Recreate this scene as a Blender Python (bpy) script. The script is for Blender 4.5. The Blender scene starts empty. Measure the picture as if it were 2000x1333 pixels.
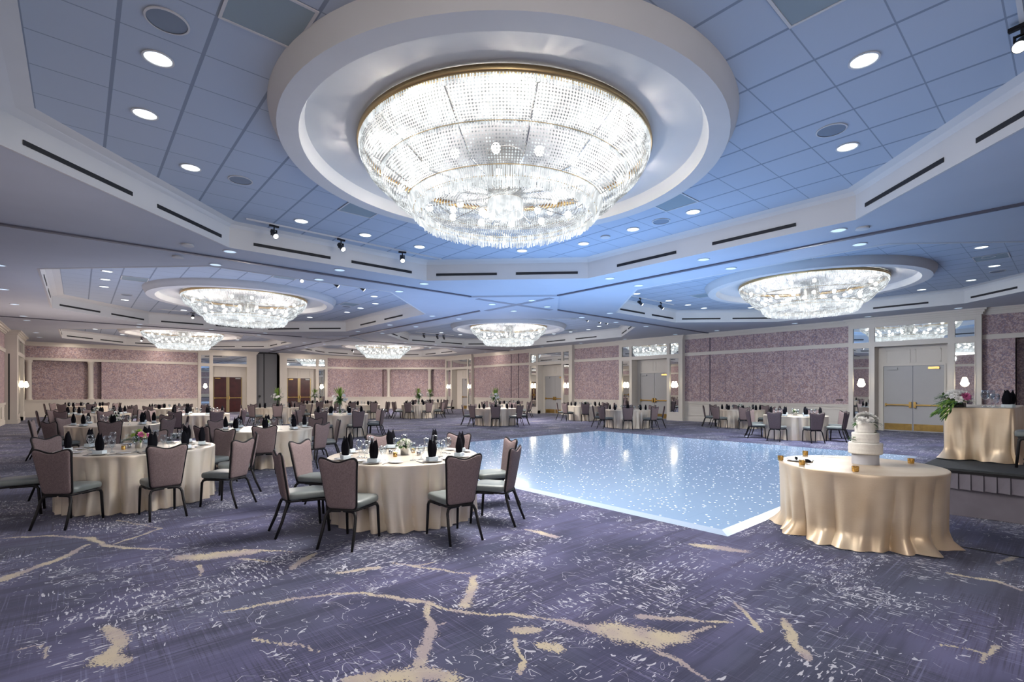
import bpy, bmesh, math, random
import numpy as np
from mathutils import Vector, Matrix
from math import sin, cos, pi, radians, sqrt, atan2

SC = bpy.context.scene
COL = SC.collection
random.seed(7)
rnd = random.Random(11)

# ---------------------------------------------------------------- helpers
class MB:
    """collects simple shapes; build() links them as ONE mesh object"""
    def __init__(s): s.v = []; s.f = []; s.m = []; s.mi = 0
    def add(s, vs, fs):
        n = len(s.v); s.v += [tuple(v) for v in vs]
        for f in fs: s.f.append(tuple(i + n for i in f)); s.m.append(s.mi)
    def box(s, x0, x1, y0, y1, z0, z1, T=None):
        vs = [(x, y, z) for z in (z0, z1) for y in (y0, y1) for x in (x0, x1)]
        if T: vs = [T(*v) for v in vs]
        s.add(vs, [(0, 2, 3, 1), (4, 5, 7, 6), (0, 1, 5, 4), (2, 6, 7, 3), (0, 4, 6, 2), (1, 3, 7, 5)])
    def quad(s, *p): s.add(p, [tuple(range(len(p)))])
    def lathe(s, prof, n=32, c=(0, 0, 0), cap0=False, cap1=False):
        vs = []; fs = []
        for r, z in prof:
            for k in range(n):
                a = 2 * pi * k / n; vs.append((c[0] + r * cos(a), c[1] + r * sin(a), c[2] + z))
        for j in range(len(prof) - 1):
            for k in range(n):
                k2 = (k + 1) % n; fs.append((j * n + k, j * n + k2, (j + 1) * n + k2, (j + 1) * n + k))
        if cap0: fs.append(tuple(range(n - 1, -1, -1)))
        if cap1: fs.append(tuple((len(prof) - 1) * n + k for k in range(n)))
        s.add(vs, fs)
    def tube(s, pts, r, n=8, closed=False, caps=True):
        P = [Vector(p) for p in pts]; N = len(P); vs = []; fs = []
        rr = r if isinstance(r, (list, tuple)) else [r] * N
        up = None
        for i, p in enumerate(P):
            a = P[(i - 1) % N] if (i > 0 or closed) else p
            b = P[(i + 1) % N] if (i < N - 1 or closed) else p
            t = (b - a).normalized()
            if up is None:
                up = Vector((0, 0, 1)) if abs(t.z) < .9 else Vector((1, 0, 0))
            e1 = (up - t * up.dot(t))
            e1 = e1.normalized() if e1.length > 1e-6 else t.orthogonal().normalized()
            up = e1; e2 = t.cross(e1)
            for k in range(n):
                w = 2 * pi * k / n; vs.append(p + (e1 * cos(w) + e2 * sin(w)) * rr[i])
        for i in range(N if closed else N - 1):
            j = (i + 1) % N
            for k in range(n):
                k2 = (k + 1) % n; fs.append((i * n + k, i * n + k2, j * n + k2, j * n + k))
        if caps and not closed:
            fs.append(tuple(range(n - 1, -1, -1))); fs.append(tuple((N - 1) * n + k for k in range(n)))
        s.add(vs, fs)
    def build(s, name, mat, parent=None, smooth=False, loc=(0, 0, 0), kind=None):
        me = bpy.data.meshes.new(name); me.from_pydata(s.v, [], s.f)
        mats = mat if isinstance(mat, (list, tuple)) else [mat]
        for m in mats: me.materials.append(m)
        if len(mats) > 1: me.polygons.foreach_set('material_index', s.m)
        if smooth: me.polygons.foreach_set('use_smooth', [True] * len(me.polygons))
        me.update()
        o = bpy.data.objects.new(name, me); COL.objects.link(o); o.location = loc
        if parent is not None: o.parent = parent
        if kind: o['kind'] = kind
        return o

def sharp(o, ang=35):
    bm = bmesh.new(); bm.from_mesh(o.data); bmesh.ops.recalc_face_normals(bm, faces=bm.faces)
    for f in bm.faces: f.smooth = True
    for e in bm.edges:
        e.smooth = not (len(e.link_faces) == 2 and e.calc_face_angle(0) > radians(ang))
    bm.to_mesh(o.data); bm.free(); return o

def bevelled(o, w=.01, seg=2):
    bm = bmesh.new(); bm.from_mesh(o.data); bmesh.ops.remove_doubles(bm, verts=bm.verts, dist=1e-5)
    bmesh.ops.bevel(bm, geom=bm.edges[:], offset=w, segments=seg, profile=.6, affect='EDGES')
    for f in bm.faces: f.smooth = True
    bm.to_mesh(o.data); bm.free(); return o

def tag(o, label, cat, group=None, kind=None):
    o['label'] = label; o['category'] = cat
    if group: o['group'] = group
    if kind: o['kind'] = kind
    return o

def thing(name, label, cat, loc=(0, 0, 0), rz=0., group=None):
    o = bpy.data.objects.new(name, None); COL.objects.link(o); o.empty_display_size = .1
    o.location = loc; o.rotation_euler = (0, 0, rz)
    return tag(o, label, cat, group)

def copy_tree(o, loc=None, rz=None, label=None, group=None, parent=None, scale=None):
    c = o.copy(); COL.objects.link(c)
    if parent is not None: c.parent = parent
    if loc is not None: c.location = loc
    if rz is not None: c.rotation_euler = (0, 0, rz)
    if scale is not None: c.scale = scale
    if label: c['label'] = label
    if group: c['group'] = group
    for ch in KIDS.get(o.name, []): copy_tree(ch, parent=c)
    return c
KIDS = {}
def remember(o):
    KIDS[o.name] = [c for c in bpy.data.objects if c.parent == o]
    for c in KIDS[o.name]: remember(c)
    return o

# ---------------------------------------------------------------- materials
class NT:
    def __init__(s, name):
        s.m = bpy.data.materials.new(name); s.m.use_nodes = True; s.t = s.m.node_tree
        s.b = s.t.nodes['Principled BSDF']; s.out = s.t.nodes['Material Output']
    def n(s, typ, **k):
        nd = s.t.nodes.new(typ)
        for a, b in k.items():
            if a.startswith('_'): setattr(nd, a[1:], b)
            else:
                key = int(a[1:]) if a[0] == 'i' and a[1:].isdigit() else a.replace('__', ' ')
                if isinstance(b, bpy.types.NodeSocket): s.t.links.new(b, nd.inputs[key])
                else: nd.inputs[key].default_value = b
        return nd
    def link(s, a, b): s.t.links.new(a, b)
    def math(s, op, a, b=None, c=None):
        nd = s.t.nodes.new('ShaderNodeMath'); nd.operation = op
        for i, x in enumerate((a, b, c)):
            if x is None: continue
            if isinstance(x, bpy.types.NodeSocket): s.t.links.new(x, nd.inputs[i])
            else: nd.inputs[i].default_value = x
        return nd.outputs[0]
    def mix(s, f, a, b, blend='MIX'):
        nd = s.t.nodes.new('ShaderNodeMix'); nd.data_type = 'RGBA'; nd.blend_type = blend
        for i, x in ((0, f), (6, a), (7, b)):
            if isinstance(x, bpy.types.NodeSocket): s.t.links.new(x, nd.inputs[i])
            else: nd.inputs[i].default_value = x if i == 0 else (*x[:3], 1)
        return nd.outputs[2]
    def ramp(s, fac, *stops):
        nd = s.t.nodes.new('ShaderNodeValToRGB'); s.t.links.new(fac, nd.inputs[0])
        e = nd.color_ramp.elements
        while len(e) < len(stops): e.new(.5)
        for el, (p, c) in zip(e, stops):
            el.position = p; el.color = (*c, 1) if isinstance(c, (tuple, list)) else (c, c, c, 1)
        return nd.outputs[0]
    def coord(s, scale=(1, 1, 1), rot=(0, 0, 0), loc=(0, 0, 0), out='Object'):
        c = s.t.nodes.new('ShaderNodeTexCoord'); mp = s.t.nodes.new('ShaderNodeMapping')
        s.t.links.new(c.outputs[out], mp.inputs[0])
        mp.inputs['Scale'].default_value = scale; mp.inputs['Rotation'].default_value = rot; mp.inputs['Location'].default_value = loc
        return mp.outputs[0]
    def noise(s, vec, scale, detail=2., rough=.5, dist=0.):
        nd = s.n('ShaderNodeTexNoise', Scale=scale, Detail=detail, Roughness=rough, Distortion=dist)
        s.link(vec, nd.inputs['Vector']); return nd.outputs[0]
    def set(s, **k):
        for a, b in k.items():
            key = a.replace('__', ' ')
            if isinstance(b, bpy.types.NodeSocket): s.t.links.new(b, s.b.inputs[key])
            else: s.b.inputs[key].default_value = b
        return s

def srgb(r, g, b):
    f = lambda c: ((c / 255 + .055) / 1.055) ** 2.4 if c > 10 else c / 255 / 12.92
    return (f(r), f(g), f(b))

def simple(name, col, rough=.5, metal=0., emit=None, es=1., noise=None, spec=None, sheen=0.):
    t = NT(name); c = (*col, 1)
    if noise:
        amp, sc = noise
        n = t.noise(t.coord(), sc, 3.)
        f = t.ramp(n, (.3, 0.), (.7, 1.))
        c = t.mix(f, tuple(x * (1 - amp) for x in col), tuple(min(1, x * (1 + amp)) for x in col))
    t.set(Base__Color=c, Roughness=rough, Metallic=metal)
    if spec is not None: t.b.inputs['Specular IOR Level'].default_value = spec
    if sheen: t.b.inputs['Sheen Weight'].default_value = sheen
    if emit:
        t.b.inputs['Emission Color'].default_value = (*emit, 1); t.b.inputs['Emission Strength'].default_value = es
    return t.m

M = {}
M['paint'] = simple('ceiling_paint', (.62, .61, .60), .75, noise=(.02, 1.5))
M['flat'] = simple('flat_ceiling_paint', (.49, .52, .58), .8, noise=(.02, 1.5))
M['cream'] = simple('cream_paint', (.68, .63, .56), .5, noise=(.02, 2))
M['doorpaint'] = simple('door_paint', (.43, .42, .415), .45, noise=(.02, 2))
M['slot'] = simple('dark_slot', (.006, .006, .008), .6)
M['track'] = simple('track_grey', (.09, .09, .12), .5)
M['mirror'] = simple('mirror_glass', (.82, .85, .86), .015, 1.)
M['brass'] = simple('brass', (.55, .36, .12), .28, 1., noise=(.15, 6))
M['gold'] = simple('gold_trim', (.55, .40, .20), .35, 1.)
M['red'] = simple('red_mahogany', (.055, .008, .008), .3, noise=(.25, 3))
M['parti'] = simple('partition_fabric', (.17, .175, .185), .8)
M['black'] = simple('black_metal', (.009, .008, .009), .5, spec=.3)
M['blackcloth'] = simple('black_cloth', (.005, .005, .008), .9, spec=.1)
M['white'] = simple('white_china', (.80, .80, .80), .2)
M['boxw'] = simple('pale_blue_box', (.62, .70, .74), .4)
M['silver'] = simple('silver', (.62, .62, .6), .2, 1.)
M['cutlery'] = simple('dark_cutlery', (.28, .27, .27), .25, 1.)
M['leaf'] = simple('leaf_green', (.06, .14, .03), .5, noise=(.5, 14))
M['leafl'] = simple('leaf_light', (.20, .34, .05), .5, noise=(.4, 14))
M['petalw'] = simple('petal_white', (.92, .91, .86), .7, noise=(.05, 30))
M['petalp'] = simple('petal_pink', (.62, .14, .32), .6, noise=(.3, 30))
M['petalg'] = simple('petal_green', (.42, .56, .12), .6, noise=(.3, 30))
M['icing'] = simple('icing', (.80, .77, .70), .6, noise=(.05, 60))
M['cakebase'] = simple('cake_base', (.52, .53, .57), .35)
M['speaker'] = simple('speaker_grille', (.20, .24, .30), .7)
M['deck'] = simple('stage_deck', (.035, .04, .043), .85, noise=(.2, 30))
M['skirt'] = simple('stage_skirt', (.155, .14, .165), .8, noise=(.08, 5))
M['seam'] = simple('carpet_seam', (.004, .004, .006), .8)
M['handle'] = simple('black_handle', (.01, .01, .012), .25)

def emitter(name, col, st, sample=False):
    t = NT(name); t.set(Base__Color=(*col, 1)); t.b.inputs['Emission Color'].default_value = (*col, 1)
    t.b.inputs['Emission Strength'].default_value = st
    if not sample: t.m.cycles.emission_sampling = 'NONE'
    return t.m
M['lamp'] = emitter('lamp_disc', (.86, .95, 1.), 2.2)
M['dimlamp'] = emitter('dim_lamp_disc', (.62, .80, 1.), .75)
M['shade'] = emitter('sconce_shade', (1., .86, .62), 13., True)
M['bulb'] = emitter('crystal_bulb', (1., .97, .9), 5.)
M['candle'] = emitter('candle_glow', (1., .62, .12), 1.6)
M['lens'] = emitter('spot_lens', (1., .97, .92), 4.)

# satin cloth
def cloth_mat(name, c0, c1, ro=.33):
    t = NT(name); v = t.coord((1, 1, 1))
    n = t.noise(v, 2.2, 2.); w = t.noise(t.coord((1, 1, 40)), 6, 2.)
    col = t.mix(t.ramp(n, (.35, 0.), (.65, 1.)), c0, c1)
    col = t.mix(t.math('MULTIPLY', w, .18), col, tuple(x * .7 for x in c0))
    bump = t.n('ShaderNodeBump', Strength=.08, Distance=.02); t.link(t.noise(t.coord((14, 14, 60)), 3, 3.), bump.inputs['Height'])
    t.set(Base__Color=col, Roughness=ro, Metallic=.45, Sheen__Weight=.1, Normal=bump.outputs[0])
    return t.m
M['satin'] = cloth_mat('champagne_satin', (.84, .72, .57), (.90, .82, .69))

M['satin2'] = cloth_mat('golden_satin', (.66, .50, .32), (.80, .66, .48), .42)
# woven chair fabric
def fabric(name, c, sc=220, rough=.8, amp=.25, spec=.3):
    t = NT(name); v = t.coord((1, 1, 1))
    n = t.noise(t.coord((sc, sc, sc * .2)), 1, 2.); n2 = t.noise(v, 3, 2.)
    col = t.mix(t.ramp(n, (.35, 0.), (.65, 1.)), tuple(x * (1 - amp) for x in c), tuple(x * (1 + amp) for x in c))
    col = t.mix(t.math('MULTIPLY', n2, .25), col, tuple(x * .75 for x in c))
    t.set(Base__Color=col, Roughness=rough, Specular__IOR__Level=spec)
    return t.m
M['mauve'] = fabric('mauve_weave', (.20, .15, .15))
M['vinyl'] = simple('grey_green_vinyl', (.155, .175, .172), .42, noise=(.08, 8))

# thin glass: mostly see-through with a fresnel gloss
def glass_mat(name, tint=(.93, .96, .98), gl=.9):
    m = bpy.data.materials.new(name); m.use_nodes = True; t = m.node_tree
    for n in list(t.nodes): t.nodes.remove(n)
    o = t.nodes.new('ShaderNodeOutputMaterial'); mx = t.nodes.new('ShaderNodeMixShader')
    tr = t.nodes.new('ShaderNodeBsdfTransparent'); g = t.nodes.new('ShaderNodeBsdfGlossy'); lw = t.nodes.new('ShaderNodeLayerWeight')
    tr.inputs[0].default_value = (*tint, 1); g.inputs['Roughness'].default_value = .06; lw.inputs[0].default_value = .35
    mt = t.nodes.new('ShaderNodeMath'); mt.operation = 'MULTIPLY'; mt.inputs[1].default_value = gl
    t.links.new(lw.outputs['Facing'], mt.inputs[0]); t.links.new(mt.outputs[0], mx.inputs[0])
    t.links.new(tr.outputs[0], mx.inputs[1]); t.links.new(g.outputs[0], mx.inputs[2]); t.links.new(mx.outputs[0], o.inputs[0])
    return m
M['glass'] = glass_mat('clear_glass')

# crystal beads and rods: lit sparkle put in as emission on opaque facets
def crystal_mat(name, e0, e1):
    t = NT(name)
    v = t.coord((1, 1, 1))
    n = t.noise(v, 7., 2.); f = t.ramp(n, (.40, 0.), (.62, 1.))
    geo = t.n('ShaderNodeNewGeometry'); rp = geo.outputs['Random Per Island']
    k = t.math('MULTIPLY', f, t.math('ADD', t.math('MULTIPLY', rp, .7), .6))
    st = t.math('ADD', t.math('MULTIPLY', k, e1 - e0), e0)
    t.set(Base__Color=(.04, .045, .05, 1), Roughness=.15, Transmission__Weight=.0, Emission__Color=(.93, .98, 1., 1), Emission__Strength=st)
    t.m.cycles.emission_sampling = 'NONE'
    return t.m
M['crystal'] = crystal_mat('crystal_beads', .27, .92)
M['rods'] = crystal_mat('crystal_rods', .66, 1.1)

# ceiling tiles: a lay-in grid
def tile_mat():
    t = NT('ceiling_tile'); tc = t.n('ShaderNodeTexCoord'); sp = t.n('ShaderNodeSeparateXYZ', i0=tc.outputs['Object'])
    def line(sock, off, w):
        f = t.math('FRACT', t.math('DIVIDE', t.math('SUBTRACT', sock, off - 65.5), .655))
        d = t.math('ABSOLUTE', t.math('SUBTRACT', f, .5))
        return t.math('GREATER_THAN', d, .5 - w)
    lx = line(sp.outputs[0], .26, .026); ly = line(sp.outputs[1], 1.07, .011)
    n = t.noise(t.coord(), 90, 2.); n2 = t.noise(t.coord((.5, .5, .5)), 1., 1.)
    base = t.mix(t.math('MULTIPLY', n, .25), (.45, .51, .60), (.39, .45, .53))
    base = t.mix(ly, base, (.25, .29, .36)); base = t.mix(lx, base, (.23, .27, .34))
    cx = t.math('FLOOR', t.math('DIVIDE', t.math('SUBTRACT', sp.outputs[0], .26 - 65.5), .655))
    cy = t.math('FLOOR', t.math('DIVIDE', t.math('SUBTRACT', sp.outputs[1], 1.07 - 65.5), .655))
    wn = t.n('ShaderNodeTexWhiteNoise', _noise_dimensions='2D')
    cb = t.n('ShaderNodeCombineXYZ', i0=cx, i1=cy); t.link(cb.outputs[0], wn.inputs['Vector'])
    base = t.mix(t.math('MULTIPLY', wn.outputs[0], .10), base, (.33, .38, .45))
    t.set(Base__Color=base, Roughness=.9); return t.m
M['tile'] = tile_mat()

# damask wallpaper
def wallpaper():
    t = NT('mauve_damask_wallpaper'); v = t.coord((1, 1, 1))
    a = t.noise(v, 9.5, 3., .6, 1.8); b = t.noise(t.coord(loc=(7, 3, 1)), 7., 3., .6, 2.2); c = t.noise(v, .9, 2.)
    col = t.mix(t.ramp(a, (.44, 0.), (.56, 1.)), (.34, .225, .225), (.60, .47, .46))
    col = t.mix(t.ramp(b, (.52, 0.), (.60, .75)), col, (.20, .175, .26))
    col = t.mix(t.math('MULTIPLY', t.ramp(c, (.4, 0.), (.7, 1.)), .3), col, (.31, .22, .25))
    t.set(Base__Color=col, Roughness=.6); return t.m
M['wallpaper'] = wallpaper()

# carpet
def carpet():
    t = NT('violet_abstract_carpet'); v = t.coord()
    big = t.noise(t.coord((.55, .9, 1), (0, 0, .5)), 1.1, 3., .55)
    col = t.mix(t.ramp(big, (.38, 0.), (.64, 1.)), (.034, .038, .082), (.108, .106, .205))
    grey = t.ramp(t.noise(t.coord(loc=(4, 9, 0)), .55, 3.), (.50, 0.), (.64, .7))
    col = t.mix(grey, col, (.064, .074, .118))
    pa = t.ramp(t.noise(t.coord(loc=(1, 2, 0)), 1.6, 2.), (.46, 0.), (.58, 1.))
    pb = t.ramp(t.noise(t.coord(loc=(8, 5, 0)), 1.3, 2.), (.46, 0.), (.58, 1.))
    sx = t.ramp(t.noise(t.coord((1.2, 85, 1)), 1., 3., .6), (.50, 0.), (.60, 1.))
    sy = t.ramp(t.noise(t.coord((85, 1.2, 1)), 1., 3., .6), (.50, 0.), (.60, 1.))
    col = t.mix(t.math('MULTIPLY', t.math('MULTIPLY', sx, pa), .55), col, (.020, .020, .040))
    col = t.mix(t.math('MULTIPLY', t.math('MULTIPLY', sy, pb), .55), col, (.020, .020, .040))
    sx2 = t.ramp(t.noise(t.coord((1.0, 75, 1), (0, 0, 0), (3, 3, 0)), 1., 3., .6), (.56, 0.), (.64, 1.))
    sy2 = t.ramp(t.noise(t.coord((75, 1.0, 1), (0, 0, 0), (5, 3, 0)), 1., 3., .6), (.56, 0.), (.64, 1.))
    col = t.mix(t.math('MULTIPLY', t.math('MULTIPLY', sx2, pb), .40), col, (.22, .215, .36))
    col = t.mix(t.math('MULTIPLY', t.math('MULTIPLY', sy2, pa), .40), col, (.22, .215, .36))
    st = t.ramp(t.noise(t.coord((.5, 7, 1), (0, 0, 0), (6, 1, 0)), 1., 4., .6), (.50, 0.), (.62, 1.))
    col = t.mix(t.math('MULTIPLY', st, .55), col, (.030, .030, .062))
    # white scribbles: broken contour lines, gathered in clusters
    def scrib(loc, sc, rot, w, cl, lo, st):
        n = t.noise(t.coord(st, (0, 0, rot), loc), sc, 1.2, .5, 1.4)
        band = t.math('LESS_THAN', t.math('ABSOLUTE', t.math('SUBTRACT', n, .5)), w)
        brk = t.math('GREATER_THAN', t.noise(t.coord(loc=loc), 11, 2.), .47)
        msk = t.math('GREATER_THAN', t.noise(t.coord(loc=loc), cl, 3., .62), lo)
        return t.math('MULTIPLY', t.math('MULTIPLY', band, brk), msk)
    def dash(loc, st, cl, lo, th):
        n = t.noise(t.coord(st, (0, 0, 0), loc), 1., 1.5, .5, .5)
        msk = t.math('MULTIPLY', t.math('SUBTRACT', t.noise(t.coord(loc=loc), cl, 3., .62), lo), 2.2)
        return t.math('GREATER_THAN', t.math('ADD', n, t.math('MINIMUM', msk, .16)), th)
    s1 = t.math('MAXIMUM', dash((2, 1, 0), (13, 52, 1), .8, .52, .77), dash((7, 6, 0), (50, 12, 1), .9, .52, .77))
    s2 = scrib((9, 4, 0), 17, .0, .023, 1.2, .585, (.42, 1, 1))
    s3 = scrib((5, 7, 0), 5, .9, .0065, .8, .50, (1, .8, 1))
    wh = t.math('MINIMUM', t.math('ADD', t.math('ADD', s1, s2), s3), 1.)
    fine = t.noise(v, 160, 1.)
    col = t.mix(t.math('MULTIPLY', wh, t.math('ADD', t.math('MULTIPLY', fine, .5), .5)), col, (.60, .60, .66))
    # beige brush strokes: painted on the carpet mesh, broken up by fibre noise, plus scattered far ones
    at = t.n('ShaderNodeAttribute'); at.attribute_name = 'stroke'
    fib = t.noise(t.coord((30, 10, 1), (0, 0, 0)), 1.6, 3., .65, .6)
    fib2 = t.noise(v, 70, 2.)
    far = t.ramp(t.noise(t.coord((.45, 1.1, 1), (0, 0, -.65), (3, 8, 0)), .8, 3., .6), (.61, 0.), (.70, .8))
    sm = t.math('MAXIMUM', at.outputs['Fac'], t.math('MULTIPLY', far, at.outputs['Alpha']))
    val = t.math('ADD', sm, t.math('ADD', t.math('MULTIPLY', t.math('SUBTRACT', fib, .5), 1.5), t.math('MULTIPLY', t.math('SUBTRACT', fib2, .5), 1.6)))
    be = t.math('MULTIPLY', t.ramp(val, (.55, 0.), (.70, 1.)), t.math('GREATER_THAN', sm, .04))
    bc = t.mix(t.ramp(t.noise(v, 2.5, 2.), (.4, 0.), (.6, 1.)), (.36, .30, .30), (.50, .43, .31))
    col = t.mix(t.math('MULTIPLY', be, .92), col, bc)
    bump = t.n('ShaderNodeBump', Strength=.25, Distance=.004); t.link(t.noise(v, 220, 2.), bump.inputs['Height'])
    t.set(Base__Color=col, Roughness=.95, Specular__IOR__Level=.12, Normal=bump.outputs[0], Sheen__Weight=.12)
    return t.m
M['carpet'] = carpet()

# glossy dance floor with tiny star lights
def dance_mat():
    t = NT('starlit_dance_floor'); tc = t.n('ShaderNodeTexCoord')
    vo = t.n('ShaderNodeTexVoronoi', Scale=11., Randomness=.95); t.link(tc.outputs['Object'], vo.inputs['Vector'])
    star = t.math('LESS_THAN', vo.outputs['Distance'], .165)
    sp = t.n('ShaderNodeSeparateXYZ', i0=tc.outputs['Object'])
    def seam(s_, off): 
        f = t.math('FRACT', t.math('DIVIDE', t.math('SUBTRACT', s_, off), .615))
        return t.math('LESS_THAN', f, .006)
    sm = t.math('MAXIMUM', seam(sp.outputs[0], 5.33), seam(sp.outputs[1], 2.54))
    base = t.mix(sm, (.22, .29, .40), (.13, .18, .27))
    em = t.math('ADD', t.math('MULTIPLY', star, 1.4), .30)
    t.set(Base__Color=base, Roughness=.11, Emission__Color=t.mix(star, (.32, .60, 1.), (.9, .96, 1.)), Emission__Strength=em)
    t.m.cycles.emission_sampling = 'NONE'
    return t.m
M['dance'] = dance_mat()
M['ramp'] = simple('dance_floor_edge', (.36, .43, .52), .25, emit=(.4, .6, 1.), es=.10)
M['mercury'] = simple('mercury_glass_gold', (.42, .28, .10), .22, .9, emit=(1., .5, .08), es=.07, noise=(.6, 60))
# ---------------------------------------------------------------- the room
# room axes: x runs towards the wall with the white doors, y towards the wall with the red doors; metres
H = 4.41; HT = 4.89
XL, XR, YF, YB, DG = -2.6, 23.45, -3.0, 40.3, 58.6     # DG: the diagonal wall x + y = DG
Kx = DG - YB; Ky = DG - XR

# floor with painted stroke attribute
STROKES = [[0.78,4.05,0.013,0.98,4.01,0.017,1.24,3.96,0.023,1.58,3.8,0.019,1.72,3.65,0.023,1.84,3.43,0.027,1.96,3.24,0.027,2.01,3.05,0.017,2.09,2.87,0.017,2.31,2.65,0.017,2.39,2.53,0.021],[1.95,3.21,0.018,1.8,2.92,0.032,1.75,2.81,0.035,1.59,2.66,0.043,1.5,2.54,0.055],[1.79,2.87,0.02,1.89,2.86,0.012],[0.72,5.65,0.079,0.91,5.52,0.113,1.11,5.46,0.115,1.27,5.36,0.069],[1.25,5.5,0.024,1.58,5.13,0.012],[1.15,5.23,0.022,1.34,4.95,0.011],[0.83,5.28,0.021,0.8,4.97,0.01],[-0.64,7.67,0.019,-0.23,7.43,0.026,0.09,7.03,0.032,0.22,6.56,0.03,0.41,6.29,0.024,0.66,6.04,0.024],[0.06,6.75,0.024,-0.11,6.38,0.034,-0.28,6.22,0.043,-0.43,6.05,0.061,-0.5,5.96,0.069],[0.28,6.6,0.018,0.49,6.78,0.019,0.71,6.98,0.02],[0.36,7.77,0.014,0.71,6.98,0.014],[0.13,4.31,0.032,0.19,4.15,0.05,0.19,3.96,0.044,0.12,3.82,0.084,0.18,3.71,0.062],[1.43,4.63,0.021,1.57,4.8,0.044,1.74,4.91,0.023],[2.19,4.17,0.016,2.28,3.96,0.021,2.44,3.69,0.016,2.54,3.49,0.015],[2.28,3.96,0.016,2.49,3.95,0.011],[2.54,3.41,0.03,2.34,3.18,0.037,2.14,2.99,0.039],[0.84,3.48,0.015,0.97,3.31,0.015,1.12,3.05,0.011],[1.11,2.65,0.045,1.3,2.54,0.072,1.46,2.42,0.086,1.56,2.29,0.052],[2.59,2.14,0.071,2.69,1.98,0.14,2.77,1.8,0.129,2.94,1.68,0.069],[2.97,2.04,0.033,3.15,1.82,0.029,3.37,1.56,0.012],[2.95,1.71,0.027,3.23,1.61,0.012],[2.66,1.68,0.022,2.65,1.5,0.017,2.59,1.33,0.013],[2.58,2.18,0.032,2.5,2.38,0.016,2.32,2.66,0.017],[3.69,1.35,0.021,3.43,1.2,0.038,3.24,1.05,0.021],[3.72,1.71,0.013,3.54,1.53,0.017,3.39,1.37,0.016],[2.19,2.46,0.055,2.29,2.37,0.047],[2.18,2.21,0.044,2.21,2.13,0.044],[2.09,2.38,0.015,1.97,2.16,0.014,1.87,2.08,0.017],[4.76,2.61,0.049,4.86,2.41,0.084,4.94,2.17,0.058],[3.85,4.16,0.027,3.88,3.94,0.053,3.88,3.74,0.045],[4.06,0.56,0.011,4.13,0.36,0.014,4.31,0.32,0.022],[4.13,0.36,0.018,3.96,0.37,0.014],[5.69,0.75,0.021,5.75,0.43,0.025,5.64,0.28,0.019],[6.34,0.48,0.016,6.93,0.34,0.023],[-0.29,4.31,0.011,-0.2,4.3,0.011,-0.14,4.2,0.011,-0.15,4.07,0.011],[1.7,4.26,0.031,2.03,4.16,0.032]]
def make_floor():
    st = .024
    xs = np.arange(-2.6, 9.3, st); ys = np.arange(-1.6, 9.2, st)
    X, Y = np.meshgrid(xs, ys); P = np.stack([X.ravel(), Y.ravel()], 1)
    val = np.zeros(len(P))
    r2 = np.random.RandomState(3)
    wob = P + .007 * np.stack([np.sin(P[:, 1] * 23) + np.sin(P[:, 0] * 41), np.sin(P[:, 0] * 29) + np.sin(P[:, 1] * 37)], 1)
    for s in STROKES:
        for i in range(0, len(s) - 3, 3):
            a = np.array(s[i:i + 2]); b = np.array(s[i + 3:i + 5]); ra, rb = s[i + 2], s[i + 5]
            d = b - a; L = max(1e-6, d @ d)
            t = np.clip(((wob - a) @ d) / L, 0, 1); q = a + t[:, None] * d
            r = (ra + (rb - ra) * t) * (1.0 if max(ra, rb) > .05 else 1.15)
            dist = np.linalg.norm(wob - q, axis=1)
            val = np.maximum(val, np.clip(1.35 - dist / r * .85, 0, 1))
    nx, ny = len(xs), len(ys)
    verts = np.column_stack([P, np.zeros(len(P))])
    i = np.arange((nx - 1) * (ny - 1)); r_ = i // (nx - 1); c_ = i % (nx - 1)
    a = r_ * nx + c_; faces = np.stack([a, a + 1, a + nx + 1, a + nx], 1)
    # outer ring of big quads
    x0, x1, y0, y1 = xs[0], xs[-1], ys[0], ys[-1]
    X0, X1, Y0, Y1 = XL - .6, XR + 1.2, YF - .4, YB + 2.2
    ex = [(X0, Y0), (x0, Y0), (x1, Y0), (X1, Y0), (X0, y0), (x0, y0), (x1, y0), (X1, y0), (X0, y1), (x0, y1), (x1, y1), (X1, y1), (X0, Y1), (x0, Y1), (x1, Y1), (X1, Y1)]
    nb = len(verts); verts = np.vstack([verts, [(p[0], p[1], 0) for p in ex]])
    ef = []
    for j in range(3):
        for k in range(3):
            if (j, k) == (1, 1): continue
            o = nb + j * 4 + k; ef.append((o, o + 1, o + 5, o + 4))
    faces = np.vstack([faces, ef])
    me = bpy.data.meshes.new('floor'); me.from_pydata(verts.tolist(), [], faces.tolist())
    ca = me.color_attributes.new('stroke', 'FLOAT_COLOR', 'POINT')
    full = np.zeros((len(verts), 4)); full[:nb, 0] = full[:nb, 1] = full[:nb, 2] = val; full[:, 3] = 0; full[nb:, 3] = 1
    ca.data.foreach_set('color', full.ravel())
    me.materials.append(M['carpet'])
    o = bpy.data.objects.new('floor', me); COL.objects.link(o); o['kind'] = 'structure'
make_floor()

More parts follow.
